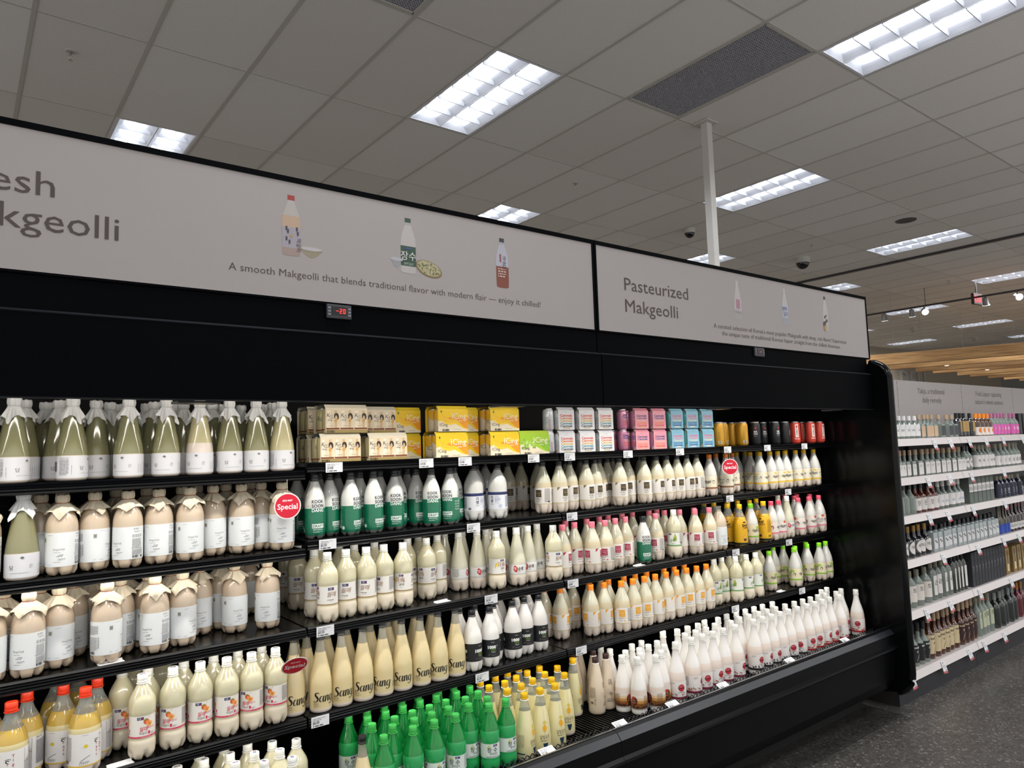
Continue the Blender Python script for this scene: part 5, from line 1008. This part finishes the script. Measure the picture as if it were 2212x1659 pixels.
# ------------------------------------------------------------------ dry shelving beyond the end panel
gw = M('white shelf enamel', '#cfc8c6', .3, coat=.3); gdk = M('dark gondola back', '#202125', .6); gbase = M('charcoal plinth', '#24252a', .5)
GS = {'s1': 1.671, 's2': 1.407, 's3': 1.15, 's4': .858, 's5': .525, 's6': .142}
GW = {'s1': 'top white shelf', 's2': 'second white shelf', 's3': 'third white shelf', 's4': 'fourth white shelf', 's5': 'fifth white shelf', 's6': 'lowest white shelf'}
for n, (x0, x1) in enumerate(((2.60, 3.85), (3.85, 5.10), (5.10, 6.35))):
    t = thing('shelving_unit', f'white dry-goods shelving bay, {ORD[n]} beyond the black end panel', 'shelving', (0, 0, 0), 0, 'white shelving bays')
    b = MB(); b.box(x0+.001, .15, FZ, x1-.001, .19, 1.92, gdk); b.build('back_panel', t)
    b = MB(); b.box(x0+.002, -.245, FZ, x1-.002, -.22, .092, gbase); b.box(x0+.002, -.22, FZ, x0+.02, .15, .092, M('brown side plate', '#2e2725', .6)); b.build('plinth', t)
    for k, z in GS.items():
        b = MB(); b.box(x0+.002, -.245, z-.022, x1-.002, .15, z, gw); s = b.build('shelf', t)
        b = MB(); b.prism([(-.246, z+.003), (-.252, z+.003), (-.268, z-.046), (-.262, z-.046)][::1], x0+.004, x1-.004, gw); b.build('label_holder', s)
    b = MB(); b.box(x0+.003, .12, FZ, x0+.03, .1495, 1.92, gdk); b.build('upright', t)
for n, (x0, x1, txt, cx) in enumerate(((2.60, 3.465, None, 0), (3.465, 4.665, ('Yakju, a traditional', 'daily remedy'), 4.06), (4.665, 5.865, ('Fruit Liquor capturing', "nature's sweet essence"), 5.275), (5.865, 7.0, None, 0))):
    b = MB(); b.box(x0+.002, 0, 1.70, x1-.002, .02, 2.122, signw)
    o = tag(b.build('shelf_header'), ('blank pale header board nearest the black end panel' if n == 0 else 'pale header board about yakju daily remedy' if n == 1 else 'pale header board about fruit liquor' if n == 2 else 'pale header board past the fruit liquor board'), 'sign', 'header boards over the white shelving')
    g = G2()
    if txt:
        g.text(txt[0], cx, 2.028, .046, '#4a4142', 1, w=.50 if n == 1 else .605); g.text(txt[1], cx-.0, 1.955, .046, '#4a4142', 1, w=.36 if n == 1 else .655)
    if n < 3:
        for k in range(10): g.rect(x1-.006, 2.11-k*.045-.02, x1-.001, 2.11-k*.045, '#3c3638', 1)
    b = MB(); g.put(b, lambda a, c, o_: (a, -o_, c), .0006); 
    if b.f: l = b.build('lettering', o)
# bottles on it
gl = M('clear spirit glass', '#8f9a93', .06, coat=.6, clear=.30, tint='#cfd8d0'); frost = M('frosted glass', '#9aa3a4', .35, coat=.2); amber = M('amber spirit', '#4a2411', .08, coat=.7); dkg = M('dark glass', '#14151c', .08, coat=.7); greyg = M('grey green spirit', '#66706a', .1, coat=.6); redg = M('red spirit', '#5c1420', .1, coat=.6); orangeb = M('brown liquor', '#4a3020', .1, coat=.6)
corkm = M('pale cork', '#b59b80', .7); boxg = M('charcoal box', '#2b2d33', .6); boxgold = M('gold box', '#8a7040', .45, metal=.3); bluem = M('blue sleeve', '#1c3f9a', .35); winem = M('wine glass', '#241017', .1, coat=.7)
def gbottle(k, h, r, gm, cm, lz0, lz1, lcol, neck=.34, sq=False, extra=None, seg=36, lw=2.0):
    b = MB(); hb = h*(1-neck)
    if sq: b.box(-r, -r, 0, r, r, hb, gm, r*.18); b.lathe([(hb-.004, r*.7), (hb, r*.5), (hb+.012, r*.34), (h*.82, r*.3)], gm, seg)
    else: b.lathe(smooth_prof([(0, r*.9), (.006, r), (hb*.8, r), (hb*.93, r*.86), (hb+.012, r*.45), (h*.82, r*.32)]), gm, seg)
    b.lathe([(h*.80, r*.40), (h, r*.40)], cm, 14)
    g = G2(); w = r*lw
    if lcol:
        g.rect(-w, lz0*h, w, lz1*h, lcol, 0)
        if extra: extra(g, h, r)
    if sq: g.put(b, lambda x, z, o: (max(-r, min(r, x)), -r-o, z), .0006)
    else: g.wrap(b, lambda z: r, r, base=.0016, step=.0005, dx=.005, dz=.02)
    return b.mesh(k, not sq or True, 35)
def ex(txt=None, col='#2c2a2c', h_=.08, z_=.3, rot=0): return lambda g, h, r: (g.text(txt, 0, z_*h, h_*h, col, 1, rot=rot) if txt else g.lines(-r*.6, z_*h, r*1.2, 3, h*.03, col))
def slab(k, w, d, h, m, extra):
    b = MB(); b.box(-w/2, -d/2, 0, w/2, d/2, h, m, .002); g = G2(); extra(g, w, h); g.put(b, lambda x, z, o: (x, -d/2-o, z), .0005); return b.mesh(k)
GB = {}
def gkind(key, nm, desc, me): GB[key] = (nm, desc, me)
gkind('hood', 'small_bottle', 'pale green bottle with white hood', gbottle('bottle', .164, .034, greyg, paperw, .12, .62, '#d8d8d6', .36, False, ex(None, z_=.4)))
gkind('tanl', 'square_bottle', 'square clear bottle with cork and tan label', gbottle('bottle', .174, .031, gl, corkm, .08, .52, '#c4a484', .40, True))
gkind('drk', 'square_bottle', 'square clear bottle with navy label', gbottle('bottle', .174, .034, gl, corkm, .10, .52, '#23242e', .40, True))
gkind('gold', 'dark_bottle', 'black bottle with gold label', gbottle('bottle', .188, .034, dkg, capk, .22, .66, '#a5864a', .3, False, None, lw=.7))
gkind('brn', 'brown_bottle', 'brown bottle with orange picture label', gbottle('bottle', .185, .035, orangeb, cap_c['orange'], .05, .40, '#e0d8d0', .3, False, lambda g, h, r: g.ell(0, .26*h, .022, .022, '#dd7a2a', 1)))
gkind('pnk', 'pink_bottle', 'clear bottle with bright pink label', gbottle('bottle', .19, .033, gl, M('pink cap two', '#b06a90', .4), .06, .50, '#cf5aa6', .32, False, ex('복', '#f0e0ea', .16, .22)))
gkind('blk', 'gift_box', 'black gift carton', slab('carton', .07, .07, .19, M('black carton', '#121216', .5), lambda g, w, h: g.lines(-.02, .1, .04, 3, .012, '#3a3a40')))
gkind('nar', 'square_bottle', 'narrow clear bottle with cork and white label', gbottle('bottle', .186, .029, gl, corkm, .06, .46, '#d8d5d2', .42, True, ex('소', h_=.1, z_=.3)))
gkind('wood', 'square_bottle', 'square clear bottle with wooden cap', gbottle('bottle', .187, .038, gl, corkm, .06, .50, '#d6d2d0', .42, True, ex(None, z_=.4, col='#8a8082')))
gkind('rnd', 'round_bottle', 'clear bottle with oval white label', gbottle('bottle', .19, .035, gl, capk, .10, .56, None, .3))
gkind('wide', 'flask_bottle', 'flat clear flask with oval label', gbottle('bottle', .193, .036, greyg, glassn, .10, .58, '#d9d6d3', .32, False, ex('배', h_=.1, z_=.3)))
gkind('sq', 'clear_bottle', 'clear bottle with black-lettered label', gbottle('bottle', .195, .036, gl, glassn, .08, .48, '#dcd9d6', .34, False, ex('술', h_=.14, z_=.22)))
gkind('clr3', 'clear_bottle', 'dome-shouldered clear bottle', gbottle('bottle', .21, .037, gl, capk, .05, .4, None, .38))
gkind('brn3', 'brown_bottle', 'brown bottle with tall white label', gbottle('bottle', .212, .037, M('rust liquor', '#55261a', .1, coat=.6), capk, .08, .48, '#d8d3cf', .40, False, ex('문', h_=.13, z_=.25)))
gkind('wht3', 'white_label_bottle', 'grey bottle with white collar and label', gbottle('bottle', .199, .036, greyg, paperw, .10, .52, '#dcd9d8', .40, False, ex(None, z_=.3, col='#6a8aa8')))
gkind('box3', 'grey_carton', 'grey-green carton with white band', slab('carton', .075, .08, .2, M('grey green carton', '#616a64', .6), lambda g, w, h: (g.rect(-w/2, h*.40, w/2, h*.74, '#d6d4d0', 0), g.text('화요', 0, h*.5, h*.14, '#2c2a2c', 1), g.rect(-w/2, h*.40, w/2, h*.43, '#1b1b1f', 1))))
gkind('navy', 'navy_bottle', 'dark navy bottle with white print', gbottle('bottle', .18, .034, M('navy glass', '#1b2238', .08, coat=.7), glassn, .08, .62, '#1a2036', .30, False, ex('진', '#c8ccd6', .2, .2)))
gkind('rnd4', 'dark_bottle', 'dark bottle with round white label', gbottle('bottle', .211, .042, dkg, M('gold foil', '#8a6a3a', .35, metal=.6), .1, .5, None, .42))
gkind('fro', 'frosted_bottle', 'frosted bottle with black cap', gbottle('bottle', .184, .037, frost, capk, .12, .52, '#d4d4d4', .26, True, lambda g, h, r: (g.ell(-.008, .42*h, .010, .006, '#1c1c1e', 1), g.ell(.010, .36*h, .010, .006, '#1c1c1e', 1)), lw=.78))
gkind('blu', 'sleeved_bottle', 'olive bottle with blue sleeve', gbottle('bottle', .228, .027, M('olive glass', '#3c3524', .12, coat=.5), M('olive cap', '#4a4230', .4), .02, .34, '#1f45a4', .45, False, None, lw=3.1))
gkind('wine', 'wine_bottle', 'dark red wine bottle with white label', gbottle('bottle', .242, .036, winem, redg, .08, .30, '#d2d0cc', .42, False, ex(None, z_=.22)))
gkind('clr5', 'clear_bottle', 'clear round bottle with handwritten label', gbottle('bottle', .242, .040, gl, glassn, .16, .60, '#dcd6ce', .26, False, ex('토끼', h_=.11, z_=.42)))
gkind('tall', 'tall_bottle', 'tall grey-green bottle with brush label', gbottle('bottle', .26, .036, greyg, glassn, .14, .66, '#dcd9d4', .2, False, ex('려', h_=.14, z_=.38), lw=.8))
gkind('drk5', 'tall_bottle', 'tall dark green bottle with narrow label', gbottle('bottle', .273, .031, M('deep green glass', '#2a332e', .1, coat=.6), gdk, .10, .66, '#dedbd6', .2, False, None, lw=.45))
gkind('boxes', 'gift_box', 'slim charcoal gift carton', slab('carton', .055, .1, .259, boxg, lambda g, w, h: (g.rect(-.012, h*.70, .012, h*.78, '#121318', 1), g.stroke([(-.006, h*.55, .003), (.006, h*.58, .006), (.002, h*.40, .003)], '#8a8c92', 1))))
gkind('gold5', 'gold_gift_box', 'gold gift carton with bottle window', slab('carton', .085, .085, .213, boxgold, lambda g, w, h: (g.rect(-.020, h*.12, .020, h*.72, '#d8c8a0', 1), g.rect(-.012, h*.40, .012, h*.72, '#1a1614', 2), g.rect(-.006, h*.72, .006, h*.92, '#1a1614', 2))))
def exT(c, c2): return lambda g, h, r: (g.text('tokki', 0, .44*h, .05*h, c, 1, w=r*1.7, bold=.03), g.ell(0, .36*h, .008, .009, c2, 1, 12), g.stroke([(-.012, .12*h, .002), (-.002, .20*h, .006), (.010, .27*h, .008), (.016, .30*h, .003)], c2, 1))
gkind('blk6', 'spirit_bottle', 'clear spirit bottle with black label', gbottle('bottle', .27, .036, gl, gdk, .10, .52, '#15161a', .42, False, exT('#dcdcdc', '#8a8a8c')))
gkind('amb6', 'spirit_bottle', 'amber spirit bottle with cream label', gbottle('bottle', .30, .036, amber, corkm, .12, .54, '#cdbd98', .40, False, exT('#3a2c1c', '#8a7450')))
gkind('dk6', 'spirit_bottle', 'amber spirit bottle with maroon label', gbottle('bottle', .30, .036, amber, corkm, .12, .52, '#33181a', .40, False, exT('#c9b48c', '#a08c68')))
gkind('clr6', 'spirit_bottle', 'clear spirit bottle with pale green label', gbottle('bottle', .29, .036, gl, glassn, .20, .62, '#b9bfa4', .30, False, ex('모', h_=.1, z_=.46), lw=.8))
gkind('grn6', 'spirit_bottle', 'black-green spirit bottle with grey cap', gbottle('bottle', .27, .039, M('black green glass', '#1c2522', .1, coat=.7), M('grey cap', '#7d8683', .4), .3, .5, None, .30))
gkind('red6', 'spirit_bottle', 'red spirit bottle with gold cap', gbottle('bottle', .28, .036, redg, M('gold cap two', '#a0703a', .35, metal=.4), .2, .4, None, .34))
for k in ('rnd', 'rnd4'):
    nm, ds, me = GB[k]; h, r = (.19, .035) if k == 'rnd' else (.211, .042); g = G2(); g.ell(0, h*.32, r*.95, h*.20, '#dad6d2', 0, 22); g.text('매실', 0, h*.30, h*.09, '#2c2a2c', 1); b = MB(); g.wrap(b, lambda z: r, r, base=.0016, step=.0005, dx=.005, dz=.02); l2 = b.mesh('label'); GB[k] = (nm, ds, me, l2)
GL = {
 's1': (('hood', [2.865, 2.941, 3.018, 3.099, 3.183, 3.262]), ('tanl', [3.345, 3.415, 3.485, 3.557]), ('drk', [3.68, 3.83, 3.925]), ('gold', [4.0, 4.075, 4.16, 4.265]), ('brn', [4.38, 4.475, 4.56, 4.646]), ('pnk', [4.725, 4.798, 4.87, 4.946, 5.024, 5.14, 5.232]), ('blk', [5.331, 5.432])),
 's2': (('nar', [2.928, 2.992, 3.069, 3.14]), ('wood', [3.237, 3.334, 3.425, 3.512, 3.615, 3.709, 3.805, 3.904, 3.991]), ('rnd', [4.075, 4.15]), ('wide', [4.318, 4.395, 4.47, 4.545, 4.62]), ('sq', [4.743, 4.848, 4.939, 5.048, 5.143, 5.223])),
 's3': (('clr3', [2.929, 3.009, 3.1]), ('brn3', [3.183, 3.279, 3.376, 3.465]), ('wht3', [3.567, 3.648, 3.754, 3.85, 3.936]), ('box3', [4.10, 4.185, 4.27, 4.355, 4.44, 4.525]), ('navy', [4.723, 4.796, 4.902, 4.994, 5.072, 5.183])),
 's4': (('rnd4', [2.915, 3.005, 3.095, 3.182, 3.27]), ('fro', [3.381+.0834*i for i in range(15)]), ('blu', [4.664, 4.722, 4.780, 4.838]), ('wine', [4.903, 4.979, 5.064, 5.143, 5.223])),
 's5': (('clr5', [2.901, 2.999, 3.1, 3.234]), ('tall', [3.336, 3.422, 3.51, 3.59]), ('drk5', [3.67, 3.735, 3.80, 3.865]), ('boxes', [3.985+.0615*i for i in range(11)]), ('gold5', [4.713, 4.875, 4.981, 5.089])),
 's6': (('blk6', [2.89, 2.968, 3.047, 3.127]), ('amb6', [3.22, 3.315, 3.39, 3.466, 3.541, 3.623]), ('dk6', [3.735, 3.811, 3.888, 3.975]), ('clr6', [4.065, 4.14, 4.215, 4.297]), ('grn6', [4.426, 4.53, 4.615, 4.72, 4.822]), ('red6', [4.945, 5.029])),
}
for s, rows in GL.items():
    for k, xs in rows:
        nm, ds, me = GB[k][:3]
        for n, x in enumerate(xs):
            o = link(nm, me); o.location = (x, -.188+(.012 if 'box' in k or k in ('blk', 'gold5') else rnd.uniform(-.004, .006)), GS[s]+.0004); o.rotation_euler.z = 0 if ('box' in k or k in ('blk', 'gold5', 'fro', 'nar', 'wood', 'tanl', 'drk')) else rnd.uniform(-.3, .3)
            tag(o, f'{ORD[n]} {ds} along the {GW[s]}', 'gift box' if 'box' in k or k in ('blk', 'gold5') else 'bottle', f'{ds}s')
            if len(GB[k]) > 3: link('label', GB[k][3], o)
redm = '#a8303c'
GT = {'s1': [2.751, 3.383, 3.654, 4.007, 4.334, 4.707, 5.159], 's2': [2.74, 3.232, 3.59, 3.993, 4.651], 's3': [2.719, 3.204, 3.507, 3.97, 4.614], 's4': [2.725, 3.371, 3.991, 4.52, 4.857], 's5': [2.702, 3.041, 3.421, 3.962, 4.597], 's6': [2.752, 3.232, 3.674, 3.962, 4.35]}
b = MB(); b.box(-.026, -.0012, -.07, .026, 0, 0, tagw); g = G2(); g.rect(-.026, -.07, .026, -.058, redm, 1); g.lines(-.02, -.008, .034, 2, .005, '#55565e'); g.lines(-.02, -.022, .040, 7, .0035, '#9a9ba2'); g.text('11.99', .008, -.056, .008, '#26272c', 1, bold=.02); g.lines(-.02, -.066, .04, 1, .004, '#e0b8bc', lay=2); g.put(b, lambda x, z, o: (x, -.0012-o, z), .0003); GTAG = b.mesh('price_tag')
for s, xs in GT.items():
    for n, x in enumerate(xs):
        o = link('hanging_price_tag', GTAG); o.scale = (1.2, 1, 1.1); o.location = (x, -.2595, GS[s]-.012); o.rotation_euler = (-.30, .12 if n % 2 else -.05, 0); tag(o, f'white price tag with red foot, {ORD[n]} along the {GW[s]} edge', 'price tag', 'red-footed price tags')
# fallen candy wrapper on the floor
b = MB(); rn = random.Random(9); P = [(-.05, -.02), (-.02, -.035), (.02, -.03), (.055, -.01), (.05, .02), (.0, .03), (-.04, .02)]; b.add([(x, y, .004+rn.uniform(0, .012)) for x, y in P]+[(0, 0, .018)], [(i, (i+1) % 7, 7) for i in range(7)], M('white wrapper', '#cfd2d6', .35))
o = b.build('paper_scrap'); o.location = (4.36, -.78, FZ); tag(o, 'small crumpled white wrapper lying on the aisle floor', 'litter')
